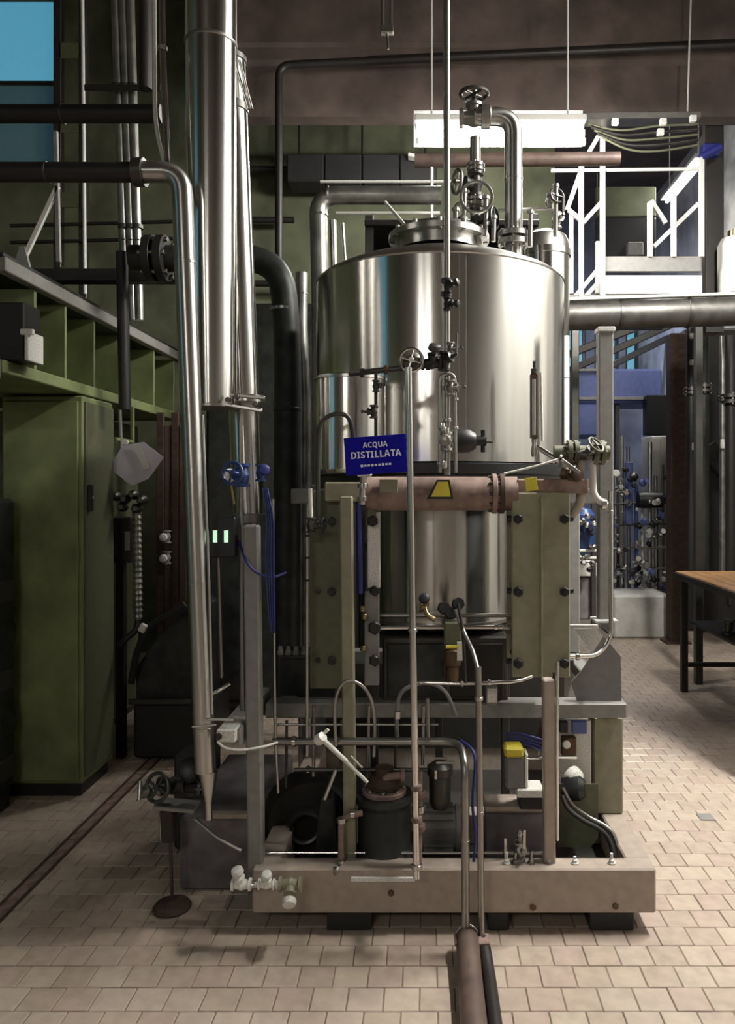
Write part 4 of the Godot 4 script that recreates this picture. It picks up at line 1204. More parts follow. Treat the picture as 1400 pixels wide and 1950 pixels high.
	pipe("short_riser", "short grey riser on the horizontal header behind the feed pipe", [P(815, 1412, 2.84), P(814, 1330, 2.86)], 0.008, M.dull_steel)
	one("hose_ferrule", "small bright ferrule on the lilac grey hose loop", "fitting", MB.new().lathe(P(757, 1368, 2.835), UPV, [V(0, 0), V(0.011, 0), V(0.011, 0.025), V(0, 0.026)], 12), M.polished)
	pipe("thin_rail", "thin pale rail above the horizontal header", [P(528, 1380, 2.93), P(835, 1380, 2.9)], 0.005, M.dull_steel)
	pipe("thin_rail", "thin dark rail below the horizontal header", [P(560, 1466, 2.95), P(815, 1466, 2.92)], 0.008, M.dark_steel, 0.05, [[P(796, 1466, 2.9), R, "nut", M.polished]])
	pipe("long_rod", "long thin bright rod just above the front beam of the skid", [P(505, 1624, 2.86), P(1034, 1624, 2.86)], 0.0055, M.polished, 0.05, [], "rod")
	t = thing("grey_box", "small light grey terminal box behind the drain pipe", "box", P(936, 1342, 2.95))
	part(t, "case", MB.new().span(P(926, 1342, 2.95), P(948, 1308, 2.95) - Vector3(0, 0, 0.04), 0.004), M.grey_paint)
	part(t, "lid", MB.new().span(P(928, 1338, 2.945), P(946, 1312, 2.945) - Vector3(0, 0, 0.006), 0.002), M.white_paint)


# ---------------------------------------------------------------- pumps and motors on the skid
func motor(t: Node3D, c: Vector3, ax: Vector3, r: float, l: float, m: Material) -> void:
	ax = ax.normalized()
	part(t, "motor_barrel", MB.new().lathe(c, ax, [V(0, 0), V(r * 0.88, 0), V(r * 0.92, l * 0.03), V(r * 0.92, l * 0.78), V(r, l * 0.8), V(r, l * 0.97), V(r * 0.85, l), V(0, l)], 24), m)
	var s := ax.cross(Vector3(0.2, 0.3, 0.9)).normalized()
	for k in 16:
		var d := s.rotated(ax, TAU * k / 16.0)
		part(t, "cooling_fin", MB.new().bar(c + ax * l * 0.08 + d * r * 0.95, c + ax * l * 0.74 + d * r * 0.95, r * 0.05, r * 0.2, 0.0, d), m)


func skid_machines() -> void:
	var UPV := Vector3.UP
	var R := Vector3.RIGHT
	# vertical pump in front
	var z := 2.93
	var b := P(732, 1662, z)
	var t := thing("vertical_pump", "dark vertical pump with flanged rusty head behind the front beam", "pump", b)
	part(t, "casing", MB.new().lathe(Vector3(b.x, 0.2, b.z), UPV, [V(0, 0), V(0.11, 0), V(0.115, 0.02), V(0.1, 0.05), V(0.1, 0.2), V(0.112, 0.22), V(0.112, 0.24), V(0, 0.24)], 28), M.dark_lagging)
	part(t, "head_flange", MB.new().disc(Vector3(b.x, 0.44, b.z), UPV, 0.085, 0.02, 0.003, 28), M.rust)
	part(t, "head", MB.new().lathe(Vector3(b.x, 0.46, b.z), UPV, [V(0, 0), V(0.06, 0), V(0.065, 0.02), V(0.05, 0.05), V(0.035, 0.055), V(0.035, 0.08), V(0, 0.08)], 24), M.rust_dark)
	for k in 8:
		var d := Vector3(sin(k * TAU / 8), 0, cos(k * TAU / 8)) * 0.072
		part(t, "bolt", MB.new().disc(Vector3(b.x, 0.43, b.z) + d, UPV, 0.008, 0.04, 0.001, 6), M.dull_steel)
	part(t, "outlet_bend", MB.new().tube(MB.bend([P(728, 1525, z), P(728, 1480, z - 0.04), P(768, 1476, z - 0.04)], 0.04), 0.014, 14), M.rust)
	part(t, "outlet_flange", MB.new().disc(P(764, 1476, z - 0.04), R, 0.024, 0.014, 0.002, 18), M.rust)
	part(t, "base_plate", MB.new().span(P(668, 1680, 2.75), P(790, 1672, 2.75) - Vector3(0, 0, 0.1), 0.002), M.white_paint)
	part(t, "foot", MB.new().span(Vector3(b.x - 0.1, 0.095, b.z - 0.1), Vector3(b.x + 0.1, 0.2, b.z + 0.08), 0.004), M.dark_steel)
	pipe("pump_drop_pipe", "vertical steel drop pipe with rusty unions right of the dark pump", [P(797, 1470, 2.78), P(796, 1664, 2.78)], 0.016, M.rust, 0.05, [[P(797, 1512, 2.78), UPV, "nut", M.rust], [P(797, 1540, 2.78), UPV, "nut", M.steel], [P(797, 1575, 2.78), UPV, "nut", M.rust]])
	# small drain manifold left of the pump
	pipe("pump_suction_bend", "rusty suction bend left of the dark pump", [P(650, 1655, 2.82), P(650, 1555, 2.82), P(690, 1548, 2.84)], 0.012, M.rust, 0.05, [[P(651, 1562, 2.82), UPV, "nut", M.steel], [P(651, 1640, 2.82), UPV, "nut", M.polished], [P(672, 1550, 2.83), R, "nut", M.steel]])
	valve("small bright valve at the foot of the suction bend", P(651, 1650, 2.8), UPV, Vector3(-0.5, 0, 1), 0.009, M.polished, M.dull_steel, "knob")
	# big dark round blower at left
	z = 3.2
	var c := P(575, 1555, z)
	t = thing("blower", "dark round blower housing behind the grey corner post", "blower", Vector3(c.x, 0.1, c.z))
	part(t, "scroll", MB.new().lathe(c - Vector3(0, 0, 0.08), Vector3(0.25, 0, 1), [V(0, 0), V(0.16, 0), V(0.175, 0.02), V(0.175, 0.12), V(0.16, 0.14), V(0.07, 0.145), V(0.06, 0.16), V(0, 0.16)], 36), M.dark_pipe)
	part(t, "inlet_cone", MB.new().lathe(c + Vector3(0.02, 0, 0.075), Vector3(0.25, 0, 1), [V(0.07, 0), V(0.055, 0.03), V(0.06, 0.05), V(0.05, 0.045), V(0.045, 0.01)], 24), M.dark_steel)
	part(t, "pedestal", MB.new().span(Vector3(c.x - 0.1, 0.095, c.z - 0.1), Vector3(c.x + 0.15, c.y - 0.13, c.z + 0.06), 0.01), M.dark_pipe)
	part(t, "bright_stud", MB.new().disc(P(588, 1463, 2.98), Vector3(0, 0, 1), 0.012, 0.02, 0.002, 8), M.polished)
	one("blower_duct", "dark green sheet duct beside the round blower", "duct", MB.new().prism(PackedVector2Array([Vector2(0, 0), Vector2(0.09, 0), Vector2(0.075, 0.3), Vector2(0.035, 0.3)]), P(600, 1650, 3.05) , Basis.IDENTITY, 0.08), M.dark_lagging)
	pipe("slanted_lever", "slanting steel lever rod in front of the blower", [P(618, 1522, 2.8), P(640, 1465, 2.8)], 0.0075, M.steel, 0.05, [], "lever")
	# white lever handle
	t = thing("lever_handle", "bright white lever handle with forked head in front of the olive post", "lever", P(612, 1405, 2.72))
	part(t, "head", MB.new().lathe(P(604, 1412, 2.72), Vector3(0.6, 0.6, 0.4), [V(0, 0), V(0.016, 0), V(0.021, 0.012), V(0.018, 0.036), V(0, 0.04)], 10), M.white_plastic)
	part(t, "fork", MB.new().bar(P(612, 1402, 2.72), P(626, 1388, 2.72), 0.012, 0.012, 0.003), M.white_plastic)
	part(t, "rod", MB.new().tube([P(612, 1406, 2.71), P(662, 1452, 2.7), P(700, 1490, 2.7)], 0.010, 10, 0.006), M.white_paint)
	part(t, "branch", MB.new().tube([P(668, 1440, 2.7), P(690, 1462, 2.7)], 0.004, 8), M.steel)
	hose("white_cable", "white cable sagging from the channel bracket to the header", [P(414, 1412, 2.72), P(430, 1424, 2.72), P(460, 1428, 2.72), P(500, 1422, 2.74), P(528, 1414, 2.8)], 0.0045, M.white_paint, "cable")
	# grey horizontal motor behind
	z = 3.12
	t = thing("pump_motor", "grey finned electric motor lying behind the drain pipes", "motor", P(840, 1615, z))
	motor(t, P(800, 1575, z), R, 0.09, S(85, z), M.grey_paint)
	part(t, "motor_foot", MB.new().span(P(808, 1625, z) + Vector3(0, 0, 0.05), P(878, 1612, z) - Vector3(0, 0, 0.05), 0.004), M.dark_steel)
	part(t, "support", MB.new().span(P(815, 1700, z) , P(870, 1625, z) - Vector3(0, 0, 0.08), 0.004), M.dark_steel)
	# brown tray box
	t = thing("brown_tray", "brown grey steel tray behind the right part of the front beam", "tray", P(985, 1640, 3.0))
	part(t, "tray_wall", MB.new().span(P(928, 1650, 3.05), P(1034, 1548, 3.05) - Vector3(0, 0, 0.01), 0.002), M.plinth)
	part(t, "tray_top", MB.new().span(P(925, 1548, 3.05), P(1036, 1540, 3.05) - Vector3(0, 0, 0.12), 0.002), M.beige_paint)
	part(t, "tray_side", MB.new().span(P(926, 1650, 3.05), P(930, 1548, 3.05) - Vector3(0, 0, 0.12), 0.002), M.plinth)
	# dosing pump with yellow cap
	t = thing("dosing_pump", "small grey dosing pump with yellow green cap beside the right front post", "pump", P(982, 1508, 2.9))
	part(t, "housing", MB.new().span(P(963, 1505, 2.9), P(1001, 1440, 2.9) - Vector3(0, 0, 0.08), 0.01), M.grey_metal_paint)
	part(t, "side_strip", MB.new().span(P(1000, 1500, 2.9), P(1006, 1436, 2.9) - Vector3(0, 0, 0.07), 0.003), M.white_plastic)
	part(t, "cap", MB.new().span(P(961, 1444, 2.89), P(998, 1424, 2.89) - Vector3(0, 0, 0.08), 0.012), M.yellow)
	part(t, "base", MB.new().span(P(985, 1520, 2.89), P(1036, 1504, 2.89) - Vector3(0, 0, 0.1), 0.004), M.white_paint)
	part(t, "bracket", MB.new().span(P(990, 1542, 2.9), P(1036, 1520, 2.9) - Vector3(0, 0, 0.1), 0.004), M.rubber)
	one("pump_shelf", "pale narrow shelf under the dosing pump", "shelf", MB.new().span(P(925, 1545, 2.93), P(1036, 1536, 2.93) - Vector3(0, 0, 0.12), 0.002), M.beige_paint)
	pipe("dosing_tube", "thin bright tube from the dosing pump across the right front post", [P(1004, 1444, 2.88), P(1036, 1443, 2.87), P(1098, 1443, 2.95)], 0.005, M.polished, 0.03, [[P(1026, 1434, 2.88), R, "nut", M.polished]])
	for k in 4:
		hose("violet_cable", "thin violet cable sagging behind the dosing pump", [P(962, 1398 + k * 5, 2.98), P(985, 1396 + k * 6, 2.97), P(1010, 1402 + k * 6, 2.96), P(1036, 1410 + k * 7, 2.96)], 0.004, M.blue_dark, "cable", "violet cables behind the dosing pump")
	# right rear instrument panel
	t = thing("relay_board", "pale relay board with dark switches between the right posts", "panel", P(1096, 1480, 3.15))
	part(t, "board", MB.new().span(P(1064, 1500, 3.17), P(1126, 1372, 3.17) - Vector3(0, 0, 0.02), 0.003), M.white_paint)
	part(t, "blue_relay", MB.new().span(P(1090, 1398, 3.15), P(1118, 1374, 3.15) - Vector3(0, 0, 0.03), 0.003), M.machine_blue)
	part(t, "dark_relay", MB.new().span(P(1066, 1396, 3.14), P(1082, 1374, 3.14) - Vector3(0, 0, 0.03), 0.003), M.black)
	part(t, "contactor", MB.new().span(P(1070, 1440, 3.14), P(1098, 1404, 3.14) - Vector3(0, 0, 0.03), 0.004), M.bronze_dark)
	part(t, "knob", MB.new().disc(P(1078, 1416, 3.13), Vector3(0, 0, 1), 0.016, 0.02, 0.003, 16), M.white_plastic)
	# small motor and black hoses
	t = thing("small_motor", "small black and white round motor low at the right rear post", "motor", P(1090, 1510, 3.1))
	part(t, "bell", MB.new().lathe(P(1072, 1500, 3.08), Vector3(0.8, 0.1, 0.3), [V(0, 0), V(0.04, 0), V(0.05, 0.03), V(0.048, 0.07), V(0.03, 0.09), V(0, 0.09)], 24), M.black)
	part(t, "end_cover", MB.new().lathe(P(1088, 1478, 3.1), Vector3(0.5, -0.2, 0.8), [V(0, 0), V(0.045, 0), V(0.04, 0.03), V(0.02, 0.045), V(0, 0.047)], 24), M.white_plastic)
	hose("black_hose", "black hose sloping down to the right side beam", [P(1070, 1515, 3.0), P(1082, 1540, 2.98), P(1110, 1562, 2.96), P(1140, 1578, 2.95), P(1158, 1596, 2.94), P(1170, 1630, 2.92)], 0.009, M.rubber)
	hose("grey_hose", "grey hose running above the sloping black hose", [P(1072, 1500, 3.02), P(1090, 1532, 3.02), P(1120, 1555, 3.02), P(1148, 1570, 3.0), P(1168, 1588, 2.98), P(1180, 1625, 2.95)], 0.008, M.dull_steel)
	t = thing("inner_plate", "beige inner base plate between the right posts", "plate", P(1100, 1610, 3.0))
	part(t, "sheet", MB.new().prism(PackedVector2Array([Vector2(0, 0), Vector2(0.13, 0), Vector2(0.16, 0.04), Vector2(0.16, 0.25), Vector2(0, 0.25)]), P(1062, 1612, 3.05), Basis(R, UPV, Vector3(0, 0, 1)), 0.006), M.olive_dark)
	part(t, "fold", MB.new().span(P(1062, 1612, 3.05), P(1120, 1607, 3.05) - Vector3(0, 0, 0.12), 0.002), M.olive_dark)
	# nuts and stubs on top of the front beam
	for q in [[965, 0.03, "white"], [982, 0.03, ""], [1012, 0.035, ""], [1095, 0.014, "white"], [1165, 0.026, "white"], [1045, 0.012, ""]]:
		var cc := P(q[0], 0, 2.8)
		cc.y = 0.236
		one("hex_bolt", "hexagon bolt with washer standing on top of the front beam", "bolt", MB.new().lathe(cc, UPV, [V(0, 0), V(0.016, 0), V(0.016, 0.004), V(0.011, 0.004), V(0.011, 0.014), V(0.006, 0.016), V(0.006, q[1] + 0.01), V(0, q[1] + 0.01)], 6), M.white_paint if q[2] else M.dull_steel, "bolts on the front beam")
	t = valve("steel tee valve standing on the front beam right of the drain pipe", P(990, 1620, 2.82), UPV, Vector3(0.2, 0.5, 1), 0.013, M.dull_steel, M.steel, "lever")
	pipe("valve_stub", "short stub pipe under the steel tee valve", [P(990, 1655, 2.82), P(990, 1580, 2.82)], 0.009, M.dull_steel, 0.05, [[P(990, 1588, 2.82), UPV, "collar", M.steel]])
	pipe("valve_stub", "short bright stub left of the steel tee valve", [P(963, 1655, 2.84), P(963, 1595, 2.84)], 0.008, M.polished)
	# filter housing between pump and drain pipes
	t = thing("filter_housing", "dark filter housing with bright clips beside the bend of the condensate pipe", "filter", P(838, 1530, 2.98))
	part(t, "bowl", MB.new().lathe(P(838, 1540, 2.98), UPV, [V(0, 0), V(0.03, 0.004), V(0.042, 0.03), V(0.042, 0.13), V(0.05, 0.135), V(0.05, 0.165), V(0.03, 0.18), V(0, 0.18)], 24), M.dark_steel)
	part(t, "clip", MB.new().box(P(848, 1452, 2.91), Vector3(0.07, 0.012, 0.01), 0.003), M.steel)
	part(t, "clip", MB.new().box(P(830, 1475, 2.91), Vector3(0.012, 0.036, 0.01), 0.003), M.polished)
	part(t, "clip", MB.new().box(P(840, 1444, 2.91), Vector3(0.05, 0.008, 0.01), 0.002), M.dull_steel)
	hose("blue_cable", "blue cable hanging between the two drain pipes", [P(878, 1410, 2.77), P(904, 1440, 2.69), P(900, 1530, 2.69), P(906, 1590, 2.7), P(902, 1640, 2.72)], 0.005, M.blue_dark, "cable")
	# bright valve row at the near left corner of the skid
	z = 2.68
	pipe("drain_header", "short bright drain header at the left corner of the front beam", [P(448, 1685, z), P(566, 1685, z)], 0.009, M.white_paint, 0.05, [[P(482, 1685, z), R, "nut", M.steel], [P(528, 1685, z), R, "nut", M.white_plastic]])
	valve("white ball valve at the left end of the bright drain header", P(460, 1684, z), R, Vector3(-0.2, 1, 0.3), 0.013, M.white_plastic, M.white_paint, "knob")
	valve("white ball valve in the middle of the bright drain header", P(508, 1684, z), R, Vector3(0.1, 1, 0.5), 0.011, M.white_plastic, M.white_paint, "knob")
	valve("pale olive ball valve at the right end of the bright drain header", P(553, 1684, z), R, Vector3(0.1, -0.6, 1), 0.015, M.olive_paint, M.white_paint, "knob")


# ---------------------------------------------------------------- floor things at the left
func left_corner() -> void:
	var UPV := Vector3.UP
	var t := thing("plinth", "low grey concrete plinth left of the skid", "plinth", Vector3(-0.85, 0, -3.4))
	part(t, "block", MB.new().span(Vector3(-0.985, 0.0, -3.06), Vector3(-0.66, 0.29, -3.8), 0.012), M.plinth)
	part(t, "top_rail", MB.new().bar(P(402, 1552, 3.06), P(482, 1552, 3.06), 0.02, 0.04, 0.004), M.beige_paint)
	# pipe support foot
	var z := 2.93
	t = thing("support_stand", "steel support stand with a round dark foot under the steam pipe valve", "stand", Vector3(P(328, 0, z).x, 0, -z))
	part(t, "foot", MB.new().lathe(Vector3(P(328, 0, z).x, 0.0, -z), UPV, [V(0, 0.012), V(0.05, 0.012), V(0.062, 0.004), V(0.07, 0.002), V(0.072, 0.008), V(0.064, 0.02), V(0.03, 0.024), V(0.014, 0.03), V(0, 0.03)], 28), M.rust_dark)
	part(t, "stem", MB.new().tube([Vector3(P(328, 0, z).x, 0.02, -z), P(324, 1585, z)], 0.0065, 10), M.dark_steel)
	part(t, "sleeve", MB.new().bar(P(324, 1600, z), P(320, 1540, z), 0.05, 0.05, 0.004), M.dark_pipe)
	part(t, "table", MB.new().bar(P(298, 1530, z), P(376, 1537, z), 0.016, 0.09, 0.003), M.grey_paint)
	part(t, "side_leg", MB.new().tube([P(306, 1535, z), P(307, 1598, z)], 0.009, 10), M.dull_steel)
	# valve cluster at the foot of the steam pipe
	t = valve("dark flanged valve lying on the support stand", P(330, 1496, z), Vector3(1, 0.1, 0.1), Vector3(-0.4, 0.3, 1), 0.021, M.dark_pipe, M.dark_steel, "wheel")
	valve("dark steam trap beside the reducer of the steam pipe", P(368, 1475, z), UPV, Vector3(0.2, 0.6, 1), 0.026, M.dark_pipe, M.black, "knob")
	valve("small dull cock at the free end of the flanged valve", P(290, 1506, z - 0.05), Vector3(1, 0.1, 0), Vector3(-0.5, 0.4, 1), 0.014, M.dull_steel, M.steel, "tee")
	pipe("trap_outlet", "thin steel tube with a break running from the steam trap to the skid corner", [P(372, 1560, 2.85), P(415, 1596, 2.8), P(460, 1620, 2.78)], 0.006, M.steel, 0.03)
	pipe("trap_pipe", "dark short pipe between the flanged valve and the steam trap", [P(345, 1500, z), P(402, 1498, z - 0.08)], 0.02, M.dark_pipe, 0.05, [[P(388, 1498, z - 0.05), Vector3.RIGHT, "flange", M.dark_steel]])
	one("dark_crate", "dark grey block with stains behind the flanged valve", "box", MB.new().span(Vector3(-1.12, 0.0, -3.4), Vector3(-0.99, 0.42, -3.7), 0.012), M.dark_lagging)
	pipe("link_rod", "thin steel rod from the steam pipe to the channel bracket", [P(392, 1370, 2.72), P(445, 1370, 2.74)], 0.0055, M.steel, 0.03, [], "rod")
	pipe("grab_rod", "short bright bent rod behind the steam pipe", [P(396, 1326, 2.78), P(412, 1318, 2.74), P(438, 1302, 2.76)], 0.006, M.polished, 0.03, [], "rod")
	pipe("strap_rod", "thin steel strap across the foot of the steam pipe", [P(366, 1384, 2.7), P(412, 1380, 2.7)], 0.004, M.steel, 0.03, [], "rod")
	# floor channel along the aisle, covered by plates
	t = thing("floor_channel", "rusty covered drain channel in the floor along the cabinets", "drain", Vector3(-1.5, 0, -3.4))
	for k in 9:
		part(t, "cover_plate", MB.new().span(Vector3(-1.63, 0.0, -2.3 - k * 0.4), Vector3(-1.585, 0.0045, -2.69 - k * 0.4), 0.002), M.rust)
	part(t, "edge_bar", MB.new().span(Vector3(-1.645, 0.0, -2.3), Vector3(-1.632, 0.006, -5.9), 0.001), M.rust_dark)
	part(t, "edge_bar", MB.new().span(Vector3(-1.583, 0.0, -2.3), Vector3(-1.57, 0.006, -5.9), 0.001), M.rust_dark)


# ---------------------------------------------------------------- dark clutter behind, left of the tank
func back_left() -> void:
	var UPV := Vector3.UP
	var R := Vector3.RIGHT
	var z := 4.6
	for q in [[221, 240], [236, 253], [250, 266]]:
		pipe("foil_pipe", "foil clad vertical pipe in the bright bundle behind the rack", [P(q[0] - 8, -200, z), P(q[1], 610, z)], S(8, z), M.lagging, 0.05, [[P(q[0] + 3, 165, z), UPV, "collar", M.dark_steel], [P(q[1] - 4, 432, z), UPV, "collar", M.dark_steel], [P(q[1] - 3, 458, z), UPV, "band", M.dark_steel]], "pipe", "foil clad pipe bundle")
	one("bundle_strap", "dark flat strap across the foil clad pipe bundle", "strap", MB.new().span(P(160, 172, z - 0.06), P(305, 160, z - 0.06) - Vector3(0, 0, 0.01), 0.002), M.dark_pipe)
	# dark lattice column
	var t := thing("lattice_column", "dark green steel lattice column in front of the back wall", "column", Vector3(P(140, 0, 6.0).x, 0, -6.0))
	for px in [112, 160]:
		part(t, "chord", MB.new().bar(Vector3(P(px, 0, 6.0).x, 0.0, -6.0), Vector3(P(px, 0, 6.0).x, 6.5, -6.0), 0.06, 0.06, 0.004), M.dark_steel)
	for k in 11:
		part(t, "batten", MB.new().span(Vector3(P(115, 0, 6.0).x, 0.3 + k * 0.58, -5.97), Vector3(P(157, 0, 6.0).x, 0.42 + k * 0.58, -5.98), 0.002), M.olive_dark)
	pipe("pale_conduit", "thin pale conduit on the dark lattice column", [P(156, -100, 5.2), P(162, 560, 5.2)], 0.012, M.white_paint)
	pipe("dark_bus_pipe", "thick dark horizontal pipe behind the clad columns that bends down beside the tank", [P(250, 492, 4.1), P(535, 492, 4.1), P(548, 640, 4.1), P(545, 1330, 4.1)], S(25, 4.1), M.dark_lagging, 0.2, [[P(300, 492, 4.1), R, "flange", M.dark_pipe], [P(540, 590, 4.1), UPV, "band", M.steel], [P(547, 780, 4.1), UPV, "band", M.dark_pipe]])
	pipe("bright_elbow_pipe", "patched foil clad pipe beside the dark lagged pipe", [P(575, 520, 4.3), P(574, 620, 4.3), P(580, 760, 4.3), Vector3(P(580, 0, 4.3).x, 0.0, -4.3)], S(12, 4.3), M.lagging, 0.05, [[P(575, 560, 4.3), UPV, "band", M.steel]])
	one("dark_beam", "dark steel beam carrying the thick horizontal pipe", "beam", MB.new().span(P(45, 535, 4.3), P(345, 511, 4.3) - Vector3(0, 0, 0.08), 0.004), M.dark_pipe)
	pipe("dark_column_pipe", "dark vertical pipe in front of the overhead rack", [P(232, 480, 4.15), P(238, 780, 4.15)], S(11, 4.15), M.dark_pipe)
	# rails on the back wall
	for q in [[322, "upper"], [419, "lower"], [540, "lowest"]]:
		pipe("wall_rail", "%s dark rail on the green back wall left of the tank" % q[0 + 1], [P(430, q[0], 7.3), P(560, q[0], 7.3)], 0.03, M.dark_pipe, 0.05, [], "rail")
	for q in [[100, 430], [100, 462]]:
		pipe("shelf_rail", "thin dark horizontal rail across the lattice column", [P(20, q[1], 5.94), P(330, q[1] - 8, 5.94)], 0.014, M.dark_pipe, 0.05, [], "rail", "thin dark rails across the lattice column")
	# conduit frame on the girder
	pipe("frame_conduit", "dark conduit running up and along the concrete girder", [P(531, 620, 6.05), P(531, 124, 6.05), P(1420, 84, 6.05)], 0.03, M.dark_pipe, 0.1)
	pipe("frame_conduit", "thin dark conduit just above the ledge of the girder", [P(700, 112, 6.1), P(1420, 78, 6.1)], 0.02, M.dark_pipe, 0.1)
	# dark duct under the girder
	t = thing("ventilation_duct", "dark square ventilation duct below the green wall band", "duct", P(660, 345, 7.0))
	for k in 4:
		part(t, "duct_section", MB.new().span(P(546 + k * 72, 345, 7.0), P(616 + k * 72, 293, 7.0) - Vector3(0, 0, 0.3), 0.01), M.rubber)
	for px in [570, 690, 810]:
		part(t, "hanger_rod", MB.new().tube([P(px, 295, 7.15), Vector3(P(px, 0, 7.15).x, 6.6, -7.15)], 0.01, 8), M.dark_pipe)
	part(t, "flap", MB.new().box(P(790, 300, 6.9), Vector3(0.12, 0.03, 0.1), 0.004, Basis(Vector3(0, 0, 1), -0.2)), M.white_paint)
	# electric fitting hanging from the ceiling
	t = thing("hanging_hook", "steel hook fitting hanging from the ceiling above the tank", "hook", P(737, 70, 5.2))
	part(t, "shank", MB.new().tube([P(728, -250, 5.2), P(729, 55, 5.2)], 0.014, 10), M.dull_steel)
	part(t, "shank", MB.new().tube([P(745, -250, 5.2), P(745, 55, 5.2)], 0.012, 10), M.dull_steel)
	part(t, "block", MB.new().box(P(737, 58, 5.2), Vector3(0.09, 0.05, 0.05), 0.006), M.dull_steel)
	part(t, "pin", MB.new().tube([P(737, 62, 5.2), P(740, 94, 5.2)], 0.008, 8), M.dull_steel)
	# paper sheet
	t = thing("paper_sheet", "pale lilac paper sheet pinned at an angle beside the green cabinets", "paper", P(255, 935, 4.4))
	var sheet := MB.new()
	var o := P(256, 884, 4.4)
	var bs := Basis(Vector3(0, 0, 1), 0.7) * Basis(Vector3.UP, 0.1)
	sheet.prism(PackedVector2Array([Vector2(-0.11, -0.1), Vector2(0.06, -0.11), Vector2(0.115, -0.02), Vector2(0.115, 0.13), Vector2(-0.03, 0.135), Vector2(-0.115, 0.05)]), o, Basis(Vector3(0, 0, 1), -0.62), 0.003)
	part(t, "sheet", sheet, M.paper)
	part(t, "pin", MB.new().disc(P(240, 842, 4.38), Vector3(0, 0, 1), 0.016, 0.012, 0.002, 10), M.white_plastic)
	part(t, "fold", MB.new().prism(PackedVector2Array([Vector2(0, 0), Vector2(0.04, -0.01), Vector2(0.05, 0.12), Vector2(0.02, 0.16)]), P(275, 895, 4.39), Basis(Vector3(0, 0, 1), 0.55), 0.004), M.white_paint)
	pipe("paper_rod", "thin pale rod above the pinned paper sheet", [P(228, 780, 4.42), P(231, 860, 4.42)], 0.01, M.grey_paint, 0.05, [], "rod")
	# corrugated hose
	var ch := MB.new()
	var pr := []
	for k in 41:
		pr.append(V(S(9.5 if k % 2 else 7.5, 4.45), k * 0.0168))
	ch.lathe(P(263, 1180, 4.45), Vector3(-0.012, 1, 0), pr, 16)
	one("corrugated_hose", "grey corrugated hose hanging straight down below the paper sheet", "hose", ch, M.lagging)
	hose("hose_tail", "dark curled tail end of the corrugated hose", [P(263, 1180, 4.45), P(258, 1200, 4.43), P(240, 1216, 4.4), P(228, 1228, 4.4)], 0.018, M.dark_pipe)
	one("hose_clip", "small bright clip at the lower end of the corrugated hose", "clip", MB.new().box(P(272, 1196, 4.4), Vector3(0.04, 0.05, 0.03), 0.006, Basis(Vector3(0, 0, 1), -0.5)), M.white_plastic)
	# black knobs under the paper
	for q in [[222, 945], [240, 950], [256, 942], [272, 952], [235, 965], [262, 968]]:
		one("terminal_plug", "small dark terminal plug in the row below the paper sheet", "plug", MB.new().lathe(P(q[0], q[1], 4.42), Vector3(0.1, 0, 1), [V(0, 0), V(0.03, 0), V(0.026, 0.04), V(0.014, 0.06), V(0, 0.06)], 10), M.dark_steel, "terminal plugs below the paper sheet")
	t = thing("meter_box", "dark meter box with a pale window below the terminal plugs", "box", P(225, 1070, 4.5))
	part(t, "case", MB.new().span(P(212, 1072, 4.5), P(250, 985, 4.5) - Vector3(0, 0, 0.1), 0.006), M.dark_pipe)
	part(t, "stand", MB.new().bar(Vector3(P(231, 0, 4.58).x, 0.0, -4.58), P(231, 1072, 4.58), 0.05, 0.05, 0.003), M.dark_pipe)
	part(t, "window", MB.new().span(P(238, 1048, 4.49), P(247, 1012, 4.49) + Vector3(0, 0, 0.004), 0.002), M.grey_paint)
	part(t, "latch", MB.new().box(P(218, 1050, 4.49), Vector3(0.03, 0.06, 0.02), 0.003), M.dark_steel)
	# brown boards leaning behind the steam pipe
	t = thing("brown_screen", "brown vertical board screen behind the steam pipe", "screen", Vector3(P(325, 0, 5.0).x, 0, -5.0))
	for k in 4:
		part(t, "board", MB.new().span(Vector3(P(298 + k * 14, 0, 5.0).x, 0.62, -5.0 - 0.01 * (k % 2)), Vector3(P(311 + k * 14, 0, 5.0).x, P(0, 785 + (k % 2) * 25, 5.0).y, -5.03), 0.003), M.brown_board if k % 2 else M.rust_dark)
	part(t, "foot_rail", MB.new().span(Vector3(P(296, 0, 5.0).x, 0.0, -4.99), Vector3(P(356, 0, 5.0).x, 0.62, -5.05), 0.004), M.dark_pipe)
	for q in [[318, 1022], [318, 1062]]:
		valve("small pale cock on the brown board screen", P(q[0], q[1], 4.97), UPV, Vector3(0, 0, 1), 0.016, M.grey_paint, M.white_paint, "knob", "pale cocks on the brown board screen")
	# dark machine on the floor behind
	t = thing("dark_machine", "low dark machine on the floor behind the steam pipe", "machine", Vector3(P(290, 0, 4.7).x, 0, -4.7))
	part(t, "bed", MB.new().span(Vector3(-1.72, 0.02, -4.5), Vector3(-1.28, 0.34, -5.0), 0.015), M.dark_pipe)
	part(t, "hood", MB.new().prism(PackedVector2Array([Vector2(0, 0), Vector2(0.4, 0), Vector2(0.4, 0.55), Vector2(0.3, 0.6), Vector2(0.0, 0.2)]), Vector3(-1.72, 0.34, -4.95), Basis.IDENTITY, 0.4), M.dark_lagging)
	part(t, "bar", MB.new().span(Vector3(-1.74, 0.34, -4.48), Vector3(-1.26, 0.37, -4.5), 0.004), M.dark_steel)
	part(t, "foot", MB.new().span(Vector3(-1.68, 0.0, -4.55), Vector3(-1.32, 0.02, -4.95), 0.002), M.black)
	hose("dark_hose", "black hose sagging from the brown boards to the dark machine", [P(352, 1150, 4.4), P(320, 1172, 4.4), P(285, 1195, 4.42), P(262, 1240, 4.45), P(250, 1300, 4.5)], 0.02, M.rubber)
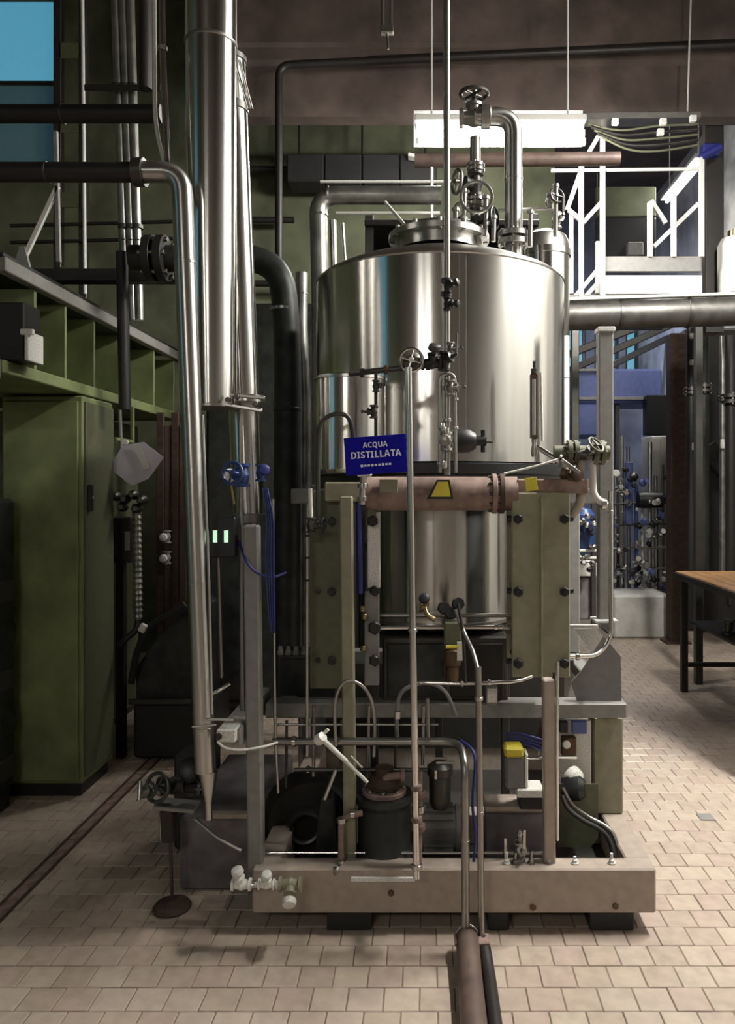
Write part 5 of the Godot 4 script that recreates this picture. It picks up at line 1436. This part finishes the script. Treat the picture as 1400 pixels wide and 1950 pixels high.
	# dark block between the olive plate and the back: made up as a cabinet so that the gap reads dark
	t = thing("added_dark_block", "tall dark cabinet shape added behind the left of the tank to darken the gap", "cabinet", Vector3(-1.2, 0, -5.6))
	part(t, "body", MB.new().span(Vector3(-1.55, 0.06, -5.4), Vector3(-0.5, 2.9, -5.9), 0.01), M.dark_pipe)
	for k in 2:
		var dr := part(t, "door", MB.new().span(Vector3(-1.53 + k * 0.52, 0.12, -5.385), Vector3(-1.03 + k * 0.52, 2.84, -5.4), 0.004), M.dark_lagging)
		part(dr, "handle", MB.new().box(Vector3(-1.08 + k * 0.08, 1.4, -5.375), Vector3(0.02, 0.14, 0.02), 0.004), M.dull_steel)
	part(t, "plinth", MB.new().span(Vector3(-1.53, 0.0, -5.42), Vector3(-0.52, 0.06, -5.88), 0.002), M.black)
	t = thing("storage_rack", "dark steel rack with shelves behind the tank", "shelf", Vector3(0.1, 0, -5.9))
	for x in [-0.45, 0.75]:
		part(t, "upright", MB.new().span(Vector3(x, 0, -5.6), Vector3(x + 0.06, 3.6, -5.66), 0.003), M.dark_steel)
	for y in [0.4, 1.2, 2.0, 2.8, 3.5]:
		part(t, "shelf", MB.new().span(Vector3(-0.45, y, -5.55), Vector3(0.81, y + 0.04, -6.1), 0.003), M.dark_pipe)
	part(t, "back", MB.new().span(Vector3(-0.45, 0.0, -6.1), Vector3(0.81, 3.6, -6.12), 0.002), M.dark_pipe)


# ---------------------------------------------------------------- raised walkway at the right
func platform() -> void:
	var UPV := Vector3.UP
	var R := Vector3.RIGHT
	var z := 6.2
	var t := thing("walkway", "raised steel walkway with pale railing right of the tank", "walkway", P(1240, 570, z))
	part(t, "toe_board", MB.new().span(P(1152, 517, z), P(1336, 488, z) - Vector3(0, 0, 0.03), 0.004), M.grey_paint)
	part(t, "edge_beam", MB.new().span(P(1150, 560, z), P(1338, 524, z) - Vector3(0, 0, 0.08), 0.004), M.white_paint)
	part(t, "deck", MB.new().span(P(1075, 571, z), P(1345, 561, z) - Vector3(0, 0, 1.2), 0.004), M.dark_steel)
	for q in [[1107, 308, 568], [1148, 240, 568], [1238, 385, 490], [1283, 370, 490], [1336, 300, 490]]:
		part(t, "railing_post", MB.new().bar(P(q[0], q[2], z), P(q[0], q[1], z), S(9, z), 0.04, 0.004), M.white_paint)
	part(t, "handrail", MB.new().tube([P(1050, 325, z), P(1340, 322, z)], 0.014, 10), M.white_paint)
	for q in [[1083, 400, 1107, 420], [1110, 425, 1146, 385], [1095, 565, 1150, 500], [1110, 570, 1152, 525], [1110, 315, 1080, 400], [1148, 245, 1122, 290], [1240, 382, 1268, 425], [1245, 470, 1330, 388]]:
		part(t, "diagonal_brace", MB.new().bar(P(q[0], q[1], z + 0.03), P(q[2], q[3], z + 0.03), S(8, z), 0.03, 0.003), M.white_paint)
	for q in [[1088, 405, 560], [1138, 460, 560]]:
		part(t, "inner_post", MB.new().bar(P(q[0], q[2], z + 0.4), P(q[0], q[1], z + 0.4), S(8, z), 0.04, 0.004), M.white_paint)
	for q in [[1095, 6.3], [1330, 6.3], [1095, 7.2], [1330, 7.2]]:
		part(t, "support_leg", MB.new().bar(Vector3(P(q[0], 0, q[1]).x, 0.0, -q[1]), Vector3(P(q[0], 0, q[1]).x, 3.13, -q[1]), 0.06, 0.06, 0.004), M.dark_steel)
	pipe("main_header", "thick grey header pipe crossing right of the tank below the walkway", [P(1055, 603, 5.6), P(1440, 592, 5.6)], S(27, 5.6), M.lagging_grey, 0.1, [[P(1180, 600, 5.6), R, "band", M.dark_steel], [P(1310, 596, 5.6), R, "band", M.dark_steel]])
	one("header_rail", "bright flat rail on top of the thick grey header", "rail", MB.new().bar(P(1068, 571, 5.55), P(1400, 560, 5.55), 0.02, 0.05, 0.003), M.white_paint)
	# steel column
	t = thing("steel_column", "brown steel column carrying the walkway", "column", Vector3(P(1350, 0, 6.5).x, 0, -6.5))
	part(t, "web", MB.new().span(Vector3(P(1342, 0, 6.5).x, 2.9, -6.44), Vector3(P(1366, 0, 6.5).x, 6.4, -6.56), 0.004), M.concrete)
	part(t, "flange", MB.new().span(Vector3(P(1338, 0, 6.5).x, 2.9, -6.42), Vector3(P(1372, 0, 6.5).x, 6.4, -6.44), 0.003), M.dark_pipe)
	part(t, "top_clamp", MB.new().box(P(1352, 288, 6.4), Vector3(0.14, 0.1, 0.1), 0.01), M.blue_dark)
	t = thing("brown_column", "dark brown column standing beside the work bench", "column", Vector3(P(1286, 0, 8.0).x, 0, -8.0))
	part(t, "shaft", MB.new().span(Vector3(P(1273, 0, 8.0).x, 0.0, -7.92), Vector3(P(1302, 0, 8.0).x, 3.2, -8.08), 0.006), M.rust_dark)
	part(t, "base_plate", MB.new().box(Vector3(P(1287, 0, 8.0).x, 0.01, -8.0), Vector3(0.26, 0.02, 0.24), 0.003), M.rust_dark)
	t = thing("white_cylinder", "pale upright cylinder at the edge beside the brown walkway column", "tank", P(1395, 560, 6.3))
	part(t, "shell", MB.new().lathe(P(1398, 562, 6.3), UPV, [V(0, 0), V(0.13, 0), V(0.13, 0.4), V(0.1, 0.46), V(0, 0.48)], 28), M.white_paint)
	part(t, "neck", MB.new().disc(P(1398, 562, 6.3) + UPV * 0.47, UPV, 0.05, 0.06, 0.004, 18), M.brass)
	# cable tray and junk under the ceiling at right
	t = thing("cable_tray", "cable tray with hanging cables under the girder at right", "cable tray", P(1230, 260, 6.0))
	part(t, "tray", MB.new().bar(P(1110, 228, 6.0), P(1330, 226, 6.0), 0.05, 0.14, 0.004), M.dull_steel)
	for k in 5:
		part(t, "cable", MB.new().tube(MB.spline([P(1120 + k * 6, 236 + k * 6, 5.9), P(1180 + k * 4, 248 + k * 9, 5.9), P(1250, 240 + k * 12, 5.9), P(1330, 236 + k * 10, 5.92)], 6), 0.009 + 0.003 * (k % 2), 8), M.dark_pipe if k % 2 else M.olive_dark)
	for q in [[1172, 232], [1263, 232], [1258, 252], [1320, 226]]:
		part(t, "clamp", MB.new().box(P(q[0], q[1], 5.88), Vector3(0.05, 0.05, 0.04), 0.006), M.white_paint)
	one("blue_sleeve", "dark blue sleeve where the cables reach the brown walkway column", "sleeve", MB.new().tube([P(1335, 300, 6.2), P(1372, 280, 6.2)], 0.035, 12), M.blue_dark)
	pipe("drop_wire", "thin pale wire dropping from the ceiling to the cable tray", [P(1322, -200, 6.0), P(1309, 222, 6.0)], 0.007, M.white_paint, 0.05, [], "wire")
	# wall panels behind the walkway
	t = thing("wall_panel", "pale green wall panel with dark window behind the walkway", "panel", P(1200, 490, 8.8))
	part(t, "panel", MB.new().span(P(1135, 412, 8.8), P(1250, 355, 8.8) - Vector3(0, 0, 0.05), 0.01), M.wall_green)
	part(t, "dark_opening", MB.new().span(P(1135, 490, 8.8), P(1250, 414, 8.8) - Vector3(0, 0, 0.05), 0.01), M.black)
	part(t, "pale_box", MB.new().span(P(1196, 486, 8.7), P(1226, 460, 8.7) - Vector3(0, 0, 0.1), 0.01), M.grey_paint)


# ---------------------------------------------------------------- the bay beyond, below the walkway
func right_bay() -> void:
	var UPV := Vector3.UP
	var R := Vector3.RIGHT
	var t := thing("concrete_block", "pale concrete block on the floor in the bay beyond the skid", "block", Vector3(P(1220, 0, 8.3).x, 0, -8.3))
	part(t, "block", MB.new().span(Vector3(P(1164, 0, 8.3).x, 0, -8.2), Vector3(P(1273, 0, 8.3).x, 0.46, -8.8), 0.02), M.wall_pale)
	# blue hopper machine in the distance
	var z := 10.5
	t = thing("blue_machine", "long blue machine hood in the far bay below the windows", "machine", Vector3(P(1200, 0, z).x, 0, -z))
	part(t, "hood", MB.new().span(P(1092, 768, z), P(1262, 702, z) - Vector3(0, 0, 0.8), 0.03), M.machine_blue)
	part(t, "skirt", MB.new().span(P(1092, 830, z), P(1140, 768, z) - Vector3(0, 0, 0.7), 0.02), M.machine_blue)
	part(t, "rail", MB.new().span(P(1090, 762, z) + Vector3(0, 0, 0.04), P(1262, 756, z), 0.004), M.grey_paint)
	part(t, "rail", MB.new().span(P(1090, 708, z) + Vector3(0, 0, 0.04), P(1150, 703, z), 0.004), M.grey_paint)
	for px in [1100, 1180, 1255]:
		part(t, "leg", MB.new().span(Vector3(P(px - 4, 0, z).x, 0, -z - 0.1), Vector3(P(px + 4, 0, z).x, P(0, 768, z).y, -z - 0.2), 0.005), M.dark_steel)
	part(t, "dark_box", MB.new().span(P(1232, 828, z - 0.2), P(1275, 752, z - 0.2) - Vector3(0, 0, 0.2), 0.01), M.black)
	# white filler panels
	t = thing("white_locker", "pale tall locker in the far bay", "locker", Vector3(P(1260, 0, 9.2).x, 0, -9.2))
	part(t, "body", MB.new().span(Vector3(P(1240, 0, 9.2).x, 0.0, -9.2), Vector3(P(1275, 0, 9.2).x, P(0, 830, 9.2).y, -9.6), 0.01), M.white_paint)
	part(t, "door", MB.new().span(Vector3(P(1242, 0, 9.19).x, 0.9, -9.185), Vector3(P(1258, 0, 9.19).x, P(0, 834, 9.2).y, -9.2), 0.003), M.white_paint)
	part(t, "handle", MB.new().box(P(1262, 900, 9.17), Vector3(0.02, 0.1, 0.02), 0.004), M.black)
	# filling machine: rows of bright tubes, valves and frames
	var names := ["steel", "polished", "dull_steel", "machine_blue", "white_paint"]
	z = 9.0
	t = thing("filling_machine", "glittering steel filling machine with many tubes beyond the square post", "machine", Vector3(P(1205, 0, z).x, 0, -z))
	part(t, "base", MB.new().span(Vector3(P(1172, 0, z).x, 0, -z - 0.02), Vector3(P(1240, 0, z).x, 0.4, -z - 0.3), 0.02), M.plinth)
	for k in 8:
		var px := 1172.0 + k * 13
		part(t, "nozzle_tube", MB.new().tube([P(px, 1125, z), P(px + rng.randf_range(-2, 2), 820.0 + rng.randf_range(0, 130), z)], S(rng.randf_range(2.0, 5.0), z), 8), M[names[k % 5]])
	for y in [960, 1000, 1045, 1085]:
		part(t, "cross_bar", MB.new().bar(P(1165, y, z - 0.05), P(1270, y - 3, z - 0.05), 0.022, 0.03, 0.003), M.dull_steel if y % 2 else M.dark_steel)
	for k in 70:
		var c := P(rng.randf_range(1168, 1268), rng.randf_range(885, 1122), z - 0.1 - rng.randf() * 0.2)
		var r := rng.randf_range(0.016, 0.05)
		part(t, "fitting", MB.new().lathe(c, Vector3(rng.randf_range(-1, 1), rng.randf_range(-1, 1), 1), [V(0, -r), V(r * 0.8, -r), V(r, -r * 0.3), V(r * 0.6, r * 0.2), V(r * 0.7, r), V(0, r)], 10), M[names[rng.randi_range(0, 4)]] if k % 4 else M.black)
	part(t, "dark_motor", MB.new().lathe(P(1215, 952, z - 0.1), R, [V(0, 0), V(0.09, 0), V(0.1, 0.05), V(0.09, 0.28), V(0, 0.28)], 20), M.black)
	part(t, "blue_column", MB.new().bar(P(1198, 1000, z), P(1198, 880, z), S(14, z), 0.06, 0.006), M.machine_blue)
	# second glittering group nearer, between olive plate and square post
	z = 5.2
	t = thing("sample_rack", "bluish rack of small tubes seen between the olive plate and the square post", "rack", Vector3(P(1112, 0, z).x, 0, -z))
	part(t, "frame_post", MB.new().bar(Vector3(P(1096, 0, z).x, 0.0, -z), P(1096, 950, z), 0.03, 0.03, 0.003), M.dark_steel)
	part(t, "frame_post", MB.new().bar(Vector3(P(1130, 0, z).x, 0.0, -z), P(1130, 950, z), 0.03, 0.03, 0.003), M.dark_steel)
	part(t, "blue_drum", MB.new().lathe(P(1112, 1048, z), UPV, [V(0, 0), V(0.07, 0), V(0.075, 0.02), V(0.075, 0.24), V(0.05, 0.28), V(0, 0.29)], 20), M.blue_paint)
	for y in [1048, 1062]:
		part(t, "rack_bar", MB.new().bar(P(1088, y, z - 0.1), P(1136, y, z - 0.1), 0.016, 0.02, 0.002), M.white_paint)
	for k in 22:
		var c := P(rng.randf_range(1088, 1134), rng.randf_range(980, 1085), z - 0.12)
		part(t, "fitting", MB.new().lathe(c, Vector3(rng.randf_range(-1, 1), rng.randf_range(-1, 1), 1), [V(0, -0.015), V(0.014, -0.015), V(0.02, 0), V(0.012, 0.02), V(0, 0.02)], 8), M.steel if k % 3 else M.black)
	part(t, "tray", MB.new().span(P(1086, 1098, z), P(1138, 1072, z) - Vector3(0, 0, 0.2), 0.006), M.white_paint)
	part(t, "pale_side", MB.new().span(P(1086, 1180, z + 0.02), P(1140, 1100, z + 0.02) - Vector3(0, 0, 0.1), 0.006), M.plinth)
	t = thing("white_ramp", "speckled pale sheet slanting behind the bend of the sample pipe", "sheet", P(1120, 1245, 3.4))
	part(t, "sheet", MB.new().prism(PackedVector2Array([Vector2(0.02, 0.11), Vector2(0.115, 0.11), Vector2(0.17, 0.05), Vector2(0.15, 0.0), Vector2(0.1, 0.0)]), P(1085, 1244, 3.4), Basis.IDENTITY, 0.006), M.white_paint)
	part(t, "ledge", MB.new().span(P(1084, 1198, 3.4), P(1140, 1190, 3.4) - Vector3(0, 0, 0.02), 0.002), M.white_paint)
	# dark vertical pipes right of the brown column
	z = 7.2
	for q in [[1316, 625, 1110, 8, "dark_pipe"], [1340, 620, 1100, 10, "dark_lagging"], [1376, 640, 1100, 6, "lagging"], [1392, 640, 1100, 12, "dark_pipe"]]:
		pipe("machine_column_pipe", ["narrow black upright pipe next to the brown column", "dark grey lagged upright pipe behind the work bench", "slim bright upright pipe behind the work bench", "thick black upright pipe behind the work bench"][[1316, 1340, 1376, 1392].find(q[0])], [P(q[0], q[2], z), P(q[0], q[1], z)], S(q[3], z), M[q[4]], 0.05, [[P(q[0], q[1] + 120, z), UPV, "flange", M.dark_steel]], "pipe", "dark upright pipes behind the bench")
	for q in [[1328, 950, 22], [1328, 1010, 26], [1322, 850, 14], [1318, 640, 10], [1318, 690, 10], [1376, 845, 18]]:
		one("glint_fitting", "small bright fitting on the dark pipes behind the bench", "fitting", MB.new().lathe(P(q[0], q[1] + q[2] * 0.5, 7.15), UPV, [V(0, 0), V(0.018, 0), V(0.022, 0.01), V(0.02, S(q[2], 7.0)), V(0, S(q[2], 7.0))], 10), M.white_paint, "bright fittings on the dark pipes")
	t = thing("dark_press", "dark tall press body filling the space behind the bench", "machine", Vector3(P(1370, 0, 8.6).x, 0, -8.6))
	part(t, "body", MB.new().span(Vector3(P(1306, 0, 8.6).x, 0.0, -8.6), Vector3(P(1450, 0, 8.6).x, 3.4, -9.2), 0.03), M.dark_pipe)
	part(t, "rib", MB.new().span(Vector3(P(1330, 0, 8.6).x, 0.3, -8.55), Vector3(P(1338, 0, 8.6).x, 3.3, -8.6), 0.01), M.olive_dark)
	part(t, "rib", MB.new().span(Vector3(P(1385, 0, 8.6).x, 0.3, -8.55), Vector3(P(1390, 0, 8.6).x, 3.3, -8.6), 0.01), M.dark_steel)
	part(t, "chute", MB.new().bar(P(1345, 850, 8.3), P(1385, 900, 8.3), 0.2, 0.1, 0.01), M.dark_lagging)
	# rafters in the far bay
	for k in 3:
		one("roof_tie", "dark slanting roof tie in the far bay", "beam", MB.new().bar(P(1085, 735 - k * 30, 12.5 - k), P(1280, 640 - k * 22, 12.5 - k), 0.1, 0.12, 0.01), M.dark_steel, "roof ties in the far bay")


# ---------------------------------------------------------------- work bench
func bench() -> void:
	var x := 2.0
	var t := thing("work_bench", "wooden topped work bench with dark steel legs at the right", "table", Vector3(2.5, 0, -5.2))
	for k in 5:
		part(t, "top_plank", MB.new().span(Vector3(x - 0.03 + k * 0.2, 0.905, -4.35), Vector3(x + 0.165 + k * 0.2, 0.945, -6.1), 0.004), M.wood)
	part(t, "edge_band", MB.new().span(Vector3(x - 0.045, 0.89, -4.34), Vector3(x - 0.032, 0.935, -6.1), 0.002), M.dark_pipe)
	for q in [[x, -6.03], [x, -4.42], [x + 0.93, -6.03], [x + 0.93, -4.42]]:
		part(t, "leg", MB.new().span(Vector3(q[0], 0.0, q[1]), Vector3(q[0] + 0.05, 0.905, q[1] - 0.05), 0.003), M.dark_pipe)
	for z in [-6.05, -4.44]:
		part(t, "stretcher", MB.new().span(Vector3(x + 0.05, 0.2, z), Vector3(x + 0.93, 0.235, z + 0.03), 0.003), M.dark_pipe)
	part(t, "lower_shelf", MB.new().span(Vector3(x + 0.05, 0.55, -4.5), Vector3(x + 0.93, 0.57, -6.0), 0.002), M.dark_pipe)
	for k in 12:
		var c := Vector3(x + 0.1 + 0.07 * k + rng.randf_range(-0.02, 0.02), 0.57, -5.9 + rng.randf_range(0, 0.5))
		var r := rng.randf_range(0.03, 0.06)
		one("pipe_fitting", "loose pipe fitting lying on the lower shelf of the work bench", "fitting", MB.new().lathe(c, Vector3(0.1, 1, 0), [V(0, 0), V(r, 0), V(r, r * 0.4), V(r * 0.6, r * 0.5), V(r * 0.6, r * 1.8), V(r * 0.85, r * 1.9), V(r * 0.85, r * 2.3), V(0, r * 2.3)], 14), M.dull_steel if k % 2 else M.dark_steel, "fittings under the work bench")
	# drain line in the floor
	one("floor_groove", "thin dark metal drain strip in the floor beside the bench", "drain", MB.new().bar(Vector3(1.96, 0.002, -4.8), Vector3(1.96, 0.002, -2.0), 0.03, 0.006, 0.001, Vector3.UP), M.rust_dark)
	one("floor_cover", "small square grey drain cover set in the tiles right of the skid", "cover", MB.new().box(Vector3(P(1344, 0, 3.74).x, 0.003, -3.74), Vector3(0.07, 0.006, 0.07), 0.002), M.grey_paint)
